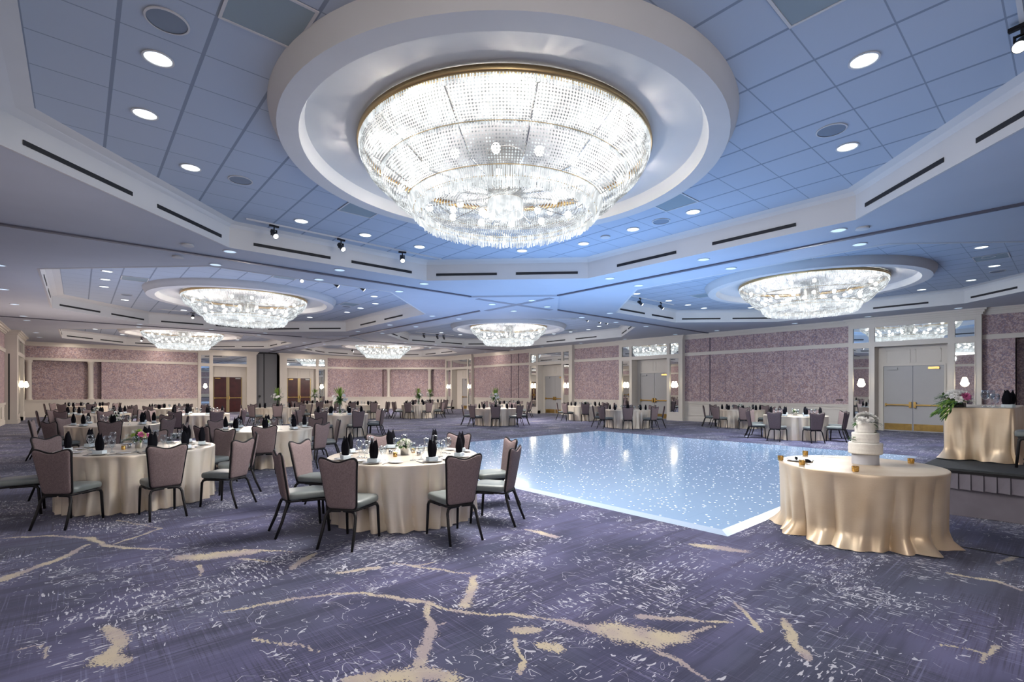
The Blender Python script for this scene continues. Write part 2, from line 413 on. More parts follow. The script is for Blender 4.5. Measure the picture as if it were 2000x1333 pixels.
# lower ceiling with octagonal openings
MODX = [(-.68, 9.58), (11.7, 21.5)]; MODY = [(-.5, 11.0), (13.0, 26.0), (28.1, 39.1)]
CELLX = [XL - .6, 10.65, XR + .9]; CELLY = [YF - .4, 12.0, 27.0, YB + 1.9]
CUT = 2.9
def octo(i, j, g=0.):
    (x0, x1), (y0, y1) = MODX[i], MODY[j]; x0 += g; y0 += g; x1 -= g; y1 -= g; c = CUT - g * .586
    return [(x0 + c, y0), (x1 - c, y0), (x1, y0 + c), (x1, y1 - c), (x1 - c, y1), (x0 + c, y1), (x0, y1 - c), (x0, y0 + c)]
mb = MB()
for i in range(2):
    for j in range(3):
        o8 = octo(i, j); X0, X1, Y0, Y1 = CELLX[i], CELLX[i + 1], CELLY[j], CELLY[j + 1]
        c4 = [(X0, Y0), (X1, Y0), (X1, Y1), (X0, Y1)]
        z = lambda p: (p[0], p[1], H)
        for k in range(4):
            a, b = o8[2 * k], o8[2 * k + 1]; c, d = c4[k], c4[(k + 1) % 4]
            mb.quad(z(c), z(a), z(b), z(d)); n = o8[(2 * k + 2) % 8]; mb.add([z(d), z(b), z(n)], [(0, 1, 2)])
mb.build('ceiling', M['flat'], kind='structure')
slot_faces = []
for i in range(2):
    for j in range(3):
        mb = MB(); a8 = octo(i, j); b8 = octo(i, j, .0); c8 = octo(i, j, .05); d8 = octo(i, j, .16)
        for q in (6, 7): c8[q] = (MODX[i][0] + .13, c8[q][1]); d8[q] = (MODX[i][0] + .29, d8[q][1])
        rings = [(a8, H), (b8, 4.80), (c8, 4.855), (d8, HT)]
        for (p, z0), (q, z1) in zip(rings, rings[1:]):
            for k in range(8):
                k2 = (k + 1) % 8
                mb.quad((*p[k], z0), (*q[k], z1), (*q[k2], z1), (*p[k2], z0))
        # a small lip under the edge
        l8 = octo(i, j, -.05)
        for k in range(8):
            k2 = (k + 1) % 8; mb.quad((*a8[k], H), (*a8[k2], H), (*a8[k2], H - .012), (*a8[k], H - .012)); mb.quad((*a8[k], H - .012), (*a8[k2], H - .012), (*l8[k2], H - .002), (*l8[k], H - .002))
        mb.build('trim_1', M['paint'], kind='structure')
        mb = MB(); mb.quad(*[(*p, HT) for p in d8]); mb.build('ceiling', M['tile'], kind='structure')
        # linear air slots, two to a face
        for k in range(8):
            p, q = Vector(a8[k]), Vector(a8[(k + 1) % 8]); L = (q - p).length; t = (q - p) / L; n = Vector((-t.y, t.x))
            mid = (p + q) / 2; gap, ln = (.24, 1.56) if L < 4.8 else (.40, 1.55)
            for sg in (-1, 1):
                c0 = mid + t * sg * gap; c1 = mid + t * sg * (gap + ln)
                slot_faces.append((c0, c1, n, i, j, k))
def slot_label(i, j, k):
    mod = [['large near coffer', 'left coffer over the flower tables', 'far left coffer'], ['right coffer by the white doors', 'middle far coffer', 'farthest coffer']][i][j]
    side = ['camera-side', 'right near', 'right', 'right far', 'far', 'left far', 'left', 'left near'][k]
    return 'black air slot, %s face of the %s' % (side, mod)
for c0, c1, n, i, j, k in slot_faces:
    mb = MB(); n = Vector((n.x, n.y)) * .012
    for zz in ((4.515, 4.575),):
        a = c0; b = c1
        mb.quad((*a, zz[0]), (*b, zz[0]), (*b, zz[1]), (*a, zz[1]))
        mb.quad((*(a + n), zz[0]), (*(b + n), zz[0]), (*(b + n), zz[1]), (*(a + n), zz[1]))
        mb.quad((*a, zz[0]), (*b, zz[0]), (*(b + n), zz[0]), (*(a + n), zz[0])); mb.quad((*a, zz[1]), (*b, zz[1]), (*(b + n), zz[1]), (*(a + n), zz[1]))
    o = mb.build('air_slot', M['slot']); tag(o, slot_label(i, j, k), 'air vent', 'linear air slots: ' + slot_label(i, j, k)[16:])

# partition tracks and the diamond at their crossing
mb = MB()
for y in (12.0, 27.0): mb.box(XL, XR, y - .05, y + .05, H - .03, H + .005)
mb.box(10.6, 10.7, YF, YB, H - .03, H + .005)
mb.build('trim_2', M['track'], kind='structure')
mb = MB()
for cy in (12.0, 27.0):
    R = 1.9; c = (10.65, cy)
    dv = [(c[0] - R, c[1]), (c[0], c[1] - R), (c[0] + R, c[1]), (c[0], c[1] + R)]
    mb.add([(*p, H - .05) for p in dv] + [(*p, H) for p in dv], [(0, 1, 2, 3), (0, 1, 5, 4), (1, 2, 6, 5), (2, 3, 7, 6), (3, 0, 4, 7)])
mb.build('trim_3', M['flat'], kind='structure')
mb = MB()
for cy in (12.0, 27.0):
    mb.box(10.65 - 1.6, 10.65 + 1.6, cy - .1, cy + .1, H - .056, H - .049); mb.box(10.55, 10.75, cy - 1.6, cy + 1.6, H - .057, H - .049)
mb.build('trim_4', simple('dark_band', (.25, .26, .30), .7), kind='structure')  # darker bands along the tracks, across each diamond

# ---- walls ------------------------------------------------------------
def frame(P0, t, n):
    P0 = Vector(P0); t = Vector(t).normalized(); n = Vector(n).normalized()
    return lambda s, d, z: (P0.x + t.x * s + n.x * d, P0.y + t.y * s + n.y * d, z)
RZ, PZ = .98, 3.34           # chair rail and picture rail heights
def wall_run(name, T, spans, niches=()):
    """wall faces with chair rail, picture rail, crown, wainscot and baseboard, over spans (s0, s1)"""
    wall = MB(); tr = MB(); base = MB()
    def pieces(s0, s1):
        cuts = [(a, b) for a, b in niches if a >= s0 - .01 and b <= s1 + .01]; out = []; p = s0
        for a, b in cuts: out.append((p, a, 0)); out.append((a, b, 1)); p = b
        out.append((p, s1, 0)); return [x for x in out if x[1] - x[0] > .01]
    for s0, s1 in spans:
        wall.mi = 0
        wall.box(s0, s1, -.3, 0, PZ, H, T)
        for a, b, nich in pieces(s0, s1):
            if nich:
                wall.box(a, b, -.5, -.38, RZ, PZ, T); wall.box(a - .01, a, -.38, 0, RZ, PZ, T); wall.box(b, b + .01, -.38, 0, RZ, PZ, T)
                wall.box(a, b, -.38, 0, PZ, PZ + .01, T)
            else: wall.box(a, b, -.3, 0, RZ, PZ, T)
        wall.mi = 1
        wall.box(s0, s1, -.5, 0, 0, RZ, T)
        # crown, stepped
        for d0, z0, z1 in ((.05, 4.18, 4.24), (.09, 4.24, 4.30), (.16, 4.30, 4.36), (.22, 4.36, H)): tr.box(s0, s1, 0, d0, z0, z1, T)
        tr.box(s0, s1, 0, .04, PZ, PZ + .13, T); tr.box(s0, s1, 0, .055, PZ + .13, PZ + .16, T)
        tr.box(s0, s1, 0, .04, RZ - .08, RZ, T); tr.box(s0, s1, 0, .06, RZ, RZ + .035, T)
        base.box(s0, s1, 0, .025, 0, .17, T); base.box(s0, s1, 0, .015, .17, .20, T)
        # raised wainscot panels
        n = max(1, int((s1 - s0) / 1.35)); w = (s1 - s0) / n
        for k in range(n):
            a, b = s0 + k * w + .12, s0 + (k + 1) * w - .12
            if b - a < .1: continue
            for q in ((a, b, .30, .325), (a, b, .795, .82), (a, a + .025, .30, .82), (b - .025, b, .30, .82)): tr.box(q[0], q[1], 0, .018, q[2], q[3], T)
    w = wall.build(name, [M['wallpaper'], M['cream']], kind='structure')
    r = tr.build('trim_5', M['cream'], kind='structure'); b = base.build('baseboard_' + name.split('_', 1)[1], M['cream'], kind='structure')
    return w
def column(T, s, d=-.1, r=.14):
    p = T(s, d, 0)
    mb = MB(); mb.lathe([(r * 1.3, RZ), (r * 1.3, RZ + .05), (r * 1.08, RZ + .09), (r, RZ + .14), (r * .95, PZ - .16), (r * 1.08, PZ - .12), (r * 1.3, PZ - .06), (r * 1.3, PZ)], 24, (p[0], p[1], 0))
    o = mb.build('trim_6', M['cream'], kind='structure', smooth=True); sharp(o); return o

TR = frame((XR, 0), (0, 1), (-1, 0))            # right wall, s = y
TB = frame((0, YB), (1, 0), (0, -1))            # back wall, s = x
TD = frame((Kx, YB), (1, -1), (-1, -1))         # diagonal corner wall
TL = frame((XL, 0), (0, 1), (1, 0))             # left wall
TF = frame((0, YF), (1, 0), (0, 1))             # wall behind the camera
wall_run('wall_right', TR, [(-3.0, 2.15), (6.06, 13.35), (17.32, 20.92), (24.88, 31.5)], niches=[(-2.2, 1.34)])
wall_run('wall_back', TB, [(XL, 6.18), (15.12, Kx)], niches=[(-2.45, 1.05)])
LD = (DG - XR - Kx) ; LDs = sqrt(2) * (XR - Kx)
wall_run('wall_corner', TD, [(0, LDs)], niches=[(1.61, 6.08)])
wall_run('wall_left', TL, [(YF, 33.0), (37.3, YB)])
wall_run('wall_front', TF, [(XL, XR)])
for s in (-2.2, .55): column(TB, s)
for s in (2.12, 5.68): column(TD, s)
column(TR, .95)
# paper seams and the partition joints on the long wall
mb = MB()
for s in (7.3, 8.6, 9.9, 11.2, 12.5, 26.4, 28.3, 30.1, 18.6):
    mb.box(s - .006, s + .006, 0, .004, RZ + .04, PZ, TR); mb.box(s - .006, s + .006, 0, .004, PZ + .17, 4.18, TR)
mb.build('trim_7', simple('paper_seam', (.12, .10, .13), .7), kind='structure')
mb = MB()
for s in (12.0, 26.2, 27.0): mb.box(s - .02, s + .02, 0, .03, .17, H - .02, TR)
mb.build('trim_8', simple('joint_strip', (.17, .13, .16), .6), kind='structure')

DOORN = [0]
def portal(T, s0, s1, mirL, op, mirR, face=.25, recess=.55, red=False, leaves=2, where='', doors=None):
    """projecting door surround: mirL / mirR (s0,s1) mirror strips, op the opening; door stands recess behind the face"""
    tr = MB(); top = 3.27; F = face
    xs = sorted([s0, s1, op[0], op[1]] + list(mirL or ()) + list(mirR or ()))
    def solid(a, b, z0, z1, d0=-.3, d1=F): tr.box(a, b, d0, d1, z0, z1, T)
    strips = [m for m in (mirL, mirR) if m]
    # uprights: everything between the openings
    edges = [s0]; holes = sorted(strips + [op])
    for a, b in holes:
        solid(edges[-1], a, 0, H - .02); edges.append(b)
    solid(edges[-1], s1, 0, H - .02)
    for a, b in strips:
        solid(a, b, 0, .45); solid(a, b, 3.24, 3.46); solid(a, b, 4.03, H - .02)
        for z0, z1 in ((.45, 3.24), (3.46, 4.03)):
            solid(a, b, z0, z1, -.3, F - .05)
            tr.box(a - .03, a, F, F + .015, z0 - .03, z1 + .03, T); tr.box(b, b + .03, F, F + .015, z0 - .03, z1 + .03, T)
            tr.box(a, b, F, F + .015, z0 - .03, z0, T); tr.box(a, b, F, F + .015, z1, z1 + .03, T)
    a, b = op
    solid(a, b, top, 3.46); solid(a, b, 4.03, H - .02); solid(a, b, 3.46, 4.03, -.3, F - .05)
    # crown over the surround and plinth
    for d, z0, z1 in ((.04, 4.20, 4.27), (.08, 4.27, 4.34), (.14, 4.34, H)): tr.box(s0 - d, s1 + d, 0, F + d, z0, z1, T)
    tr.box(s0 - .02, op[0], 0, F + .02, 0, .2, T); tr.box(op[1], s1 + .02, 0, F + .02, 0, .2, T)
    # recess box
    D = F - recess
    da, db = doors if doors else (a + .17, b - .17)
    tr.box(a, da, D - .06, D, 0, top, T); tr.box(db, b, D - .06, D, 0, top, T); tr.box(da, db, D - .06, D, 2.52, top, T)
    for m0, m1 in ((da + .08, (da + db) / 2 - .07), ((da + db) / 2 + .07, db - .08)):
        for q in ((m0, m1, 2.64, 2.67), (m0, m1, 3.11, 3.14), (m0, m0 + .03, 2.64, 3.14), (m1 - .03, m1, 2.64, 3.14)): tr.box(q[0], q[1], D, D + .015, q[2], q[3], T)
    for q in ((da - .05, da, 0, 2.57), (db, db + .05, 0, 2.57), (da, db, 2.52, 2.57)): tr.box(q[0], q[1], D, D + .03, q[2], q[3], T)
    trim = tr.build('trim_9', M['cream'], kind='structure')
    for a2, b2 in strips + [op]:
        for z0, z1 in ((.45, 3.24), (3.46, 4.03)):
            if (a2, b2) == tuple(op) and z0 < 1: continue
            mr = MB(); mr.quad(T(a2, F - .045, z0), T(b2, F - .045, z0), T(b2, F - .045, z1), T(a2, F - .045, z1))
            mr.build('mirror_pane', M['mirror'], trim, kind='structure')
    # doors
    n = leaves; w = (db - da) / n
    for k in range(n):
        DOORN[0] += 1; la, lb = da + k * w + .008, da + (k + 1) * w - .008
        mb = MB(); mb.box(la, lb, D - .06, D - .012, .01, 2.51, T)
        dr = mb.build('door_%d' % DOORN[0], M['red'] if red else M['doorpaint'], kind='structure')
        inner = 1 if k == 0 and n == 2 else -1
        fr = MB()
        if red:
            for q in ((la, la + .06, .01, 2.51), (lb - .09, lb, .01, 2.51)) if inner > 0 else ((la, la + .09, .01, 2.51), (lb - .06, lb, .01, 2.51)):
                fr.box(q[0], q[1], D - .012, D + .006, q[2], q[3], T)
            fr.build('door_frame', simple('brass_frame', (.40, .31, .16), .35, .6), dr, kind='structure')
        bar = MB(); bar.box(la + .06, lb - .06, D + .03, D + .07, 1.0, 1.05, T); bar.box(la + .05, la + .10, D - .012, D + .08, .97, 1.08, T); bar.box(lb - .10, lb - .05, D - .012, D + .08, .97, 1.08, T)
        ex = lb - .06 if inner > 0 else la + .06
        bar.box(ex - .035, ex + .035, D - .012, D + .09, .92, 1.14, T)
        bar.build('push_bar', M['brass'], dr, kind='structure')
        cl = MB(); cs = la + .28 if inner > 0 else lb - .28
        cl.box(cs - .16, cs + .16, D - .012, D + .06, 2.38, 2.46, T); cl.build('door_closer', M['brass'] if inner > 0 else M['doorpaint'], dr, kind='structure')
        if not red:
            kp = MB(); kp.box(la + .02, lb - .02, D - .012, D - .004, .05, .30, T); kp.build('kick_plate', M['brass'], dr, kind='structure')
    # sconces on the tall mirror strips
    for a2, b2 in strips:
        sconce(T, (a2 + b2) / 2, F - .045, where + (' on its camera-right mirror' if (a2 + b2) / 2 < (a + b) / 2 and T is TR else ' on its far mirror' if T is TR else (', nearer one' if (a2 + b2) / 2 < (a + b) / 2 else ', farther one') if T is TL else ''))
SCONCES = []
def sconce(T, s, d, where):
    p = T(s, d, 0); n = Vector(T(s, d + 1, 0)) - Vector(p)
    t = thing('wall_sconce', 'lit crystal wall sconce ' + where, 'wall lamp', (p[0], p[1], 1.78), 0)
    ox, oy = n.x * .13, n.y * .13
    mb = MB(); mb.lathe([(.038, .26), (.05, .23), (.082, .12), (.086, .10)], 16, (ox, oy, 0)); mb.build('shade', M['shade'], t, smooth=True)
    mb = MB(); mb.lathe([(.090, .09), (.108, .05), (.10, .01), (.05, -.05), (.005, -.07)], 16, (ox, oy, 0)); mb.build('crystal_bowl', M['shade'], t, smooth=True)
    mb = MB(); mb.lathe([(.090, .10), (.095, .09), (.090, .08)], 16, (ox, oy, 0)); mb.tube([(0, 0, .05), (ox * .5, oy * .5, .03), (ox, oy, .06)], .012); mb.lathe([(.03, .0), (.03, .1)], 10, (n.x * .01, n.y * .01, 0), True, True)
    mb.build('bracket', M['gold'], t)
portal(TR, 2.15, 6.06, (2.33, 2.84), (3.03, 5.19), (5.37, 5.90), where='beside the white double door nearest the stage')
portal(TR, 13.35, 17.32, (13.57, 14.07), (14.25, 16.44), (16.61, 17.10), where='beside the middle white double door')
portal(TR, 20.92, 24.88, (21.18, 21.66), (21.84, 24.0), (24.16, 24.71), where='beside the far white double door')
portal(TR, 31.5, Ky + .1, (31.55, 31.96), (32.1, 34.25), (34.42, 35.0), leaves=1, doors=(32.35, 33.5), where='beside the single corner door')
portal(TB, 6.18, 9.86, (6.36, 6.86), (7.07, 9.22), None, face=.2, recess=.3, red=True, where='left of the red doors beside the partition pocket', doors=(7.12, 8.98))
portal(TB, 11.5, 15.12, None, (12.0, 14.2), (14.42, 14.91), face=.2, recess=.3, red=True, where='right of the second pair of red doors', doors=(12.08, 13.9))
portal(TL, 33.0, 37.3, (33.6, 34.2), (34.4, 36.3), (36.5, 37.0), face=.42, recess=.7, where='in the far left door surround')
mb = MB(); mb.box(32.985, 32.99, .12, .17, .12, 3.3, TL); mb.build('trim_10', M['slot'], kind='structure')
# partition pocket between the red doors
mb = MB(); mb.box(9.86, 11.5, -.9, -.8, 0, H, TB); mb.box(9.84, 9.86, -.9, 0, 0, H, TB); mb.box(11.5, 11.52, -.9, 0, 0, H, TB); mb.box(9.86, 11.5, -.3, 0, 4.34, H, TB)
mb.build('wall_pocket', M['slot'], kind='structure')
for a, b in ((9.89, 10.42), (10.48, 11.36)):
    mb = MB(); mb.box(a, b, -.3, -.1, .03, 4.32, TB); o = mb.build('partition_panel', M['parti'])
    tag(o, 'grey folded partition panel, the %s of two between the red doors' % ('narrow one' if a < 10 else 'wide one'), 'partition')
mb = MB(); p = TB(10.15, -.09, 1.13); mb.tube([p, (p[0], p[1] - .04, p[2])], .07, 16); o = mb.build('pull_ring', M['handle']); tag(o, 'round black pull on the narrow grey partition panel', 'handle')
o.parent = bpy.data.objects['partition_panel']; 
for k in ('label', 'category'): del o[k]
mb = MB(); mb.box(6.3, 6.55, 0, .03, 1.17, 1.2, TR); o = mb.build('wall_plate', M['handle']); tag(o, 'small dark plate on the wallpaper beside the white doors', 'wall plate')

# ---- dance floor --------------------------------------------------------
DF = thing('dance_floor', 'square glossy pale blue dance floor full of tiny star lights', 'dance floor', (10.15, 7.35, 0))
mb = MB(); mb.box(5.43, 14.9, 2.64, 12.1, .002, .025); o = mb.build('floor_surface', M['dance'], DF); o.matrix_parent_inverse = Matrix.Translation((-10.15, -7.35, 0))
mb = MB()
for (a, b, c, d) in (((5.30, 2.51), (15.03, 2.51), (14.9, 2.64), (5.43, 2.64)), ((15.03, 2.51), (15.03, 12.23), (14.9, 12.1), (14.9, 2.64)), ((15.03, 12.23), (5.30, 12.23), (5.43, 12.1), (14.9, 12.1)), ((5.30, 12.23), (5.30, 2.51), (5.43, 2.64), (5.43, 12.1))):
    mb.quad((*a, .003), (*b, .003), (*c, .026), (*d, .026))
o = mb.build('edge_ramp', M['ramp'], DF); o.matrix_parent_inverse = Matrix.Translation((-10.15, -7.35, 0))

# ---- stage --------------------------------------------------------------
ST = thing('stage', 'low black topped stage with grey pleated skirt', 'stage', (11, -.8, 0))
PI_ = Matrix.Translation((-11, .8, 0))
mb = MB(); mb.box(8.35, 13.9, -2.9, 1.36, .57, .60); o = mb.build('deck', M['deck'], ST); o.matrix_parent_inverse = PI_
mb = MB(); mb.box(8.34, 13.91, -2.91, 1.37, .545, .575); o = mb.build('edge_strip', M['black'], ST); o.matrix_parent_inverse = PI_
def skirt_line(pts, z0, z1, amp, per, mb):
    vs = []
    for (x0, y0), (x1, y1) in zip(pts, pts[1:]):
        L = math.hypot(x1 - x0, y1 - y0); n = int(L / .03); nx, ny = (y1 - y0) / L, -(x1 - x0) / L
        for k in range(n):
            s = L * k / n; q = amp * sin(s / per * 2 * pi) + amp * .5 * sin(s / per * 5.1)
            vs.append((x0 + (x1 - x0) * k / n, y0 + (y1 - y0) * k / n, nx * q, ny * q))
    N = len(vs); V = [(x, y, z1) for x, y, a, b in vs] + [(x + a, y + b, z0) for x, y, a, b in vs]
    mb.add(V, [(k, k + 1, N + k + 1, N + k) for k in range(N - 1)])
mb = MB(); skirt_line([(13.88, 1.33), (8.38, 1.33), (8.38, -2.88)], .005, .55, .012, .9, mb)
o = mb.build('skirt', M['skirt'], ST, smooth=True); o.matrix_parent_inverse = PI_
for (x0, y0, x1, y1) in ((8.36, -2.88, 8.36, 1.34), (8.38, 1.345, 13.88, 1.345)):
    L = math.hypot(x1 - x0, y1 - y0); n = int(L / .115); mb = MB()
    Tn = frame((x0, y0), (x1 - x0, y1 - y0), (-1, 0) if x0 == x1 else (0, 1))
    for k in range(n):
        a, b = L * k / n, L * (k + 1) / n
        mb.add([Tn(a + .004, .012, .545), Tn(b - .004, .004, .545), Tn(b - .004, .012, .35), Tn(a + .002, .03, .345), Tn(a + .001, .0, .545), Tn(a + .001, .0, .35)], [(0, 1, 2, 3), (4, 0, 3, 5)])
    o = mb.build('pleated_valance', M['skirt'], ST); o.matrix_parent_inverse = PI_
RUN = MB(); RUN.mi = 0; RUN.box(6.76, 8.33, -2.95, 1.9, .001, .004); o = RUN.build('carpet_strip', M['carpet']); tag(o, 'strip of violet carpet laid in front of the stage', 'carpet')
mb = MB(); mb.box(6.725, 6.755, -2.95, 1.9, .001, .0045); o = mb.build('edge_binding', M['seam'], o)
# ---------------------------------------------------------------- chandeliers and their ceiling rings
CH = [(4.45, 5.25), (4.45, 19.35), (4.45, 33.4), (16.62, 5.35), (16.62, 19.35), (16.62, 33.3)]
CHW = ['nearest and largest in view, over the dance floor corner', 'over the tables with the pink and green bouquets', 'in the far left coffer', 'over the tables by the white double doors',
       'in the middle far coffer', 'farthest from the camera']
def ring_mesh():
    mb = MB()
    prof = [(2.965, HT), (2.955, 4.84), (2.92, 4.775), (2.885, 4.72), (2.872, 4.68), (2.636, 4.68), (2.622, 4.73), (2.605, 4.80), (2.57, 4.85), (2.45, 4.872), (2.0, 4.878), (.02, 4.88)]
    mb.lathe([(r, z) for r, z in prof], 96); return mb
for k, (x, y) in enumerate(CH):
    if k == 0: ring0 = sharp(ring_mesh().build('trim_11', M['paint'], kind='structure', loc=(x, y, 0)), 24)
    else: o = ring0.copy(); COL.objects.link(o); o.location = (x, y, 0)

def chandelier():
    r = random.Random(5); z0 = 4.84
    t = thing('crystal_chandelier', 'x', 'chandelier', (0, 0, 3.9))
    D = -3.9
    def Z(v): return [(a, b, c + D) for a, b, c in v]
    mb = MB(); mb.lathe([(1.90, 4.85 + D), (1.965, 4.85 + D), (1.975, 4.80 + D), (1.955, 4.775 + D), (1.90, 4.775 + D)], 128); mb.build('gold_rim', M['gold'], t, smooth=True)
    def bead(mb, x, y, z, s, sz=None, ax=0.):
        sz = sz or s; c, q = cos(ax), sin(ax)
        P = [(s, 0, 0), (0, s, 0), (-s, 0, 0), (0, -s, 0), (0, 0, sz), (0, 0, -sz)]
        mb.add([(x + a * c - b * q, y + a * q + b * c, z + D + h) for a, b, h in P], [(0, 1, 4), (1, 2, 4), (2, 3, 4), (3, 0, 4), (1, 0, 5), (2, 1, 5), (3, 2, 5), (0, 3, 5)])
    def curtain(name, prof, ncol, nrow, s, label=None):
        mb = MB(); P = [Vector(p) for p in prof]; L = [0]
        for a, b in zip(P, P[1:]): L.append(L[-1] + (b - a).length)
        for i in range(nrow):
            d = L[-1] * i / (nrow - 1); k = max(j for j in range(len(L)) if L[j] <= d + 1e-9); k = min(k, len(P) - 2)
            q = P[k].lerp(P[k + 1], (d - L[k]) / (L[k + 1] - L[k]))
            for c in range(ncol):
                a = 2 * pi * c / ncol; bead(mb, q.x * cos(a), q.x * sin(a), q.y, s, s * 1.15, a)
        o = mb.build(name, M['crystal'], t, kind='stuff'); return o
    # upper tier: bowl, bulging out and down
    curtain('upper_beads', [(1.935, 4.77), (1.93, 4.72), (1.90, 4.62), (1.845, 4.53), (1.77, 4.455), (1.70, 4.42)], 330, 15, .0125)
    curtain('middle_beads', [(1.66, 4.46), (1.655, 4.40), (1.61, 4.31), (1.52, 4.22), (1.42, 4.16), (1.33, 4.13)], 280, 15, .0120)
    # bottom dome, rising to the middle
    mb = MB(); pr = [(1.16, 4.06), (1.0, 4.12), (.8, 4.17), (.6, 4.205), (.4, 4.22), (.28, 4.22)]
    for i in range(26):
        u = i / 25 * (len(pr) - 1); k = min(int(u), len(pr) - 2); f = u - k
        R_ = pr[k][0] * (1 - f) + pr[k + 1][0] * f; zz = pr[k][1] * (1 - f) + pr[k + 1][1] * f; n = max(24, int(2 * pi * R_ / .038))
        for c in range(n): a = 2 * pi * c / n; bead(mb, R_ * cos(a), R_ * sin(a), zz, .0115)
    mb.build('dome_beads', M['crystal'], t, kind='stuff')
    def rods(name, R, zt, zb, n, w, flare=0., jit=.02):
        mb = MB()
        for c in range(n):
            a = 2 * pi * (c + r.random() * .4) / n; ca, sa = cos(a), sin(a); z1 = zt; zz = zb + r.uniform(-jit, jit); Rb = R + flare
            b = []
            for (rr, z) in ((R, z1), (Rb, zz)):
                for da, dr in ((-w, 0), (0, w), (w, 0), (0, -w)): b.append(((rr + dr) * ca - da * sa, (rr + dr) * sa + da * ca, z + D))
            mb.add(b, [(0, 1, 5, 4), (1, 2, 6, 5), (2, 3, 7, 6), (3, 0, 4, 7), (4, 5, 6, 7)])
        return mb.build(name, M['rods'], t, kind='stuff')
    rods('outer_fringe', 1.33, 4.13, 4.0, 330, .008, -.055); rods('lower_fringe', 1.24, 4.04, 3.925, 300, .008, -.03)
    rods('inner_fringe', 1.13, 4.09, 3.99, 240, .008, .0); rods('top_fringe', 1.945, 4.775, 4.70, 360, .008, -.005, .004)
    rods('tier_fringe', 1.665, 4.47, 4.40, 320, .007, 0., .006)
    rods('centre_drop', .24, 4.22, 4.03, 70, .012); rods('centre_core', .13, 4.22, 4.0, 40, .012)
    # gold wire rings carrying the strands
    for R_, z in ((1.70, 4.43), (1.335, 4.135), (1.15, 4.075), (1.25, 4.045)):
        mb = MB(); mb.tube([(R_ * cos(2 * pi * k / 96), R_ * sin(2 * pi * k / 96), z + D) for k in range(96)], .006, 6, closed=True); mb.build('support_ring', M['gold'], t)
    mb = MB()
    for k in range(12):
        a = 2 * pi * k / 12; mb.tube([(.25 * cos(a), .25 * sin(a), 4.30 + D), (1.2 * cos(a), 1.2 * sin(a), 4.30 + D), (1.86 * cos(a), 1.86 * sin(a), 4.75 + D)], .012, 5)
    mb.lathe([(.25, 4.22 + D), (.25, 4.87 + D)], 24); mb.build('inner_frame', M['silver'], t)
    # bulbs in three rings behind the beads
    b0 = None
    for R_, z, n, ph in ((1.62, 4.60, 18, .1), (1.28, 4.34, 16, .0), (.72, 4.30, 10, .2), (.0, 4.12, 1, 0)):
        for k in range(n):
            a = 2 * pi * (k + ph) / n
            if b0 is None:
                mb = MB(); mb.lathe([(.005, .055), (.035, .045), (.052, .015), (.052, -.015), (.035, -.045), (.005, -.055)], 12); b0 = mb.build('bulb', M['bulb'], t, smooth=True); b = b0
            else: b = b0.copy(); COL.objects.link(b)
            b.location = (R_ * cos(a), R_ * sin(a), z + D)
    return remember(t)
ch0 = chandelier()
for k, (x, y) in enumerate(CH):
    lab = 'round tiered crystal chandelier ' + CHW[k]
    if k == 0: ch0.location = (x, y, 3.9); ch0['label'] = lab
    else: copy_tree(ch0, (x, y, 3.9), 0, lab)
    ch = bpy.data.objects

# ---------------------------------------------------------------- small ceiling fixtures
def downlight_proto(r, mat):
    t = thing('ceiling_light', 'x', 'ceiling light')
    mb = MB(); mb.lathe([(r, -.001), (r * 1.16, -.001), (r * 1.18, -.012), (r * 1.02, -.012), (r, -.004)], 28); mb.build('trim_ring', M['paint'], t)
    mb = MB(); mb.lathe([(.001, -.004), (r, -.004)], 28); mb.build('lens', mat, t)
    return remember(t)
dl_hi = downlight_proto(.115, M['lamp']); dl_lo = downlight_proto(.11, M['dimlamp'])
used = {'a': 0, 'b': 0}
def place(proto, key, x, y, z, label, group):
    o = proto if used[key] == 0 else copy_tree(proto)
    used[key] = 1; o.location = (x, y, z); o['label'] = label; o['group'] = group; return o
hi = {
 'the large near coffer': [(5.87, 1.40), (7.8, 2.05), (8.51, 4.68), (8.51, 6.0), (8.51, 7.32), (7.85, 8.65), (5.87, 9.97), (4.56, 9.97), (3.25, 9.97), (1.24, 8.65), (.59, 7.33), (.59, 6.02)],
 'the left coffer': [(.59, 17.74), (.59, 19.09), (.6, 20.45), (1.26, 22.96), (3.24, 24.31), (7.84, 22.93), (7.78, 16.3), (8.46, 17.62), (8.49, 19.01), (8.51, 20.38), (5.9, 24.3)],
 'the right coffer': [(15.6, 1.45), (16.87, 1.44), (18.2, 1.44), (20.06, 2.09), (20.73, 3.36), (16.3, 9.93), (17.67, 9.93), (18.84, 9.89), (20.13, 8.59), (14.3, 9.93)],
 'the middle far coffer': [(20.15, 16.29), (20.82, 17.57), (20.89, 18.93), (20.92, 20.27), (17.03, 24.24), (15.61, 24.09), (13.3, 23.0), (12.65, 20.3)],
 'the far left coffer': [(.66, 35.02), (1.94, 37.4), (4.6, 37.8), (7.8, 36.4), (8.5, 33.4)],
 'the farthest coffer': [(13.2, 36.4), (16.0, 37.8), (20.6, 33.4), (20.2, 31.0)]}
for w, pts in hi.items():
    for i, (x, y) in enumerate(pts):
        place(dl_hi, 'a', x, y, HT, 'bright round recessed light in the tile field of %s' % w, 'recessed lights in ' + w)
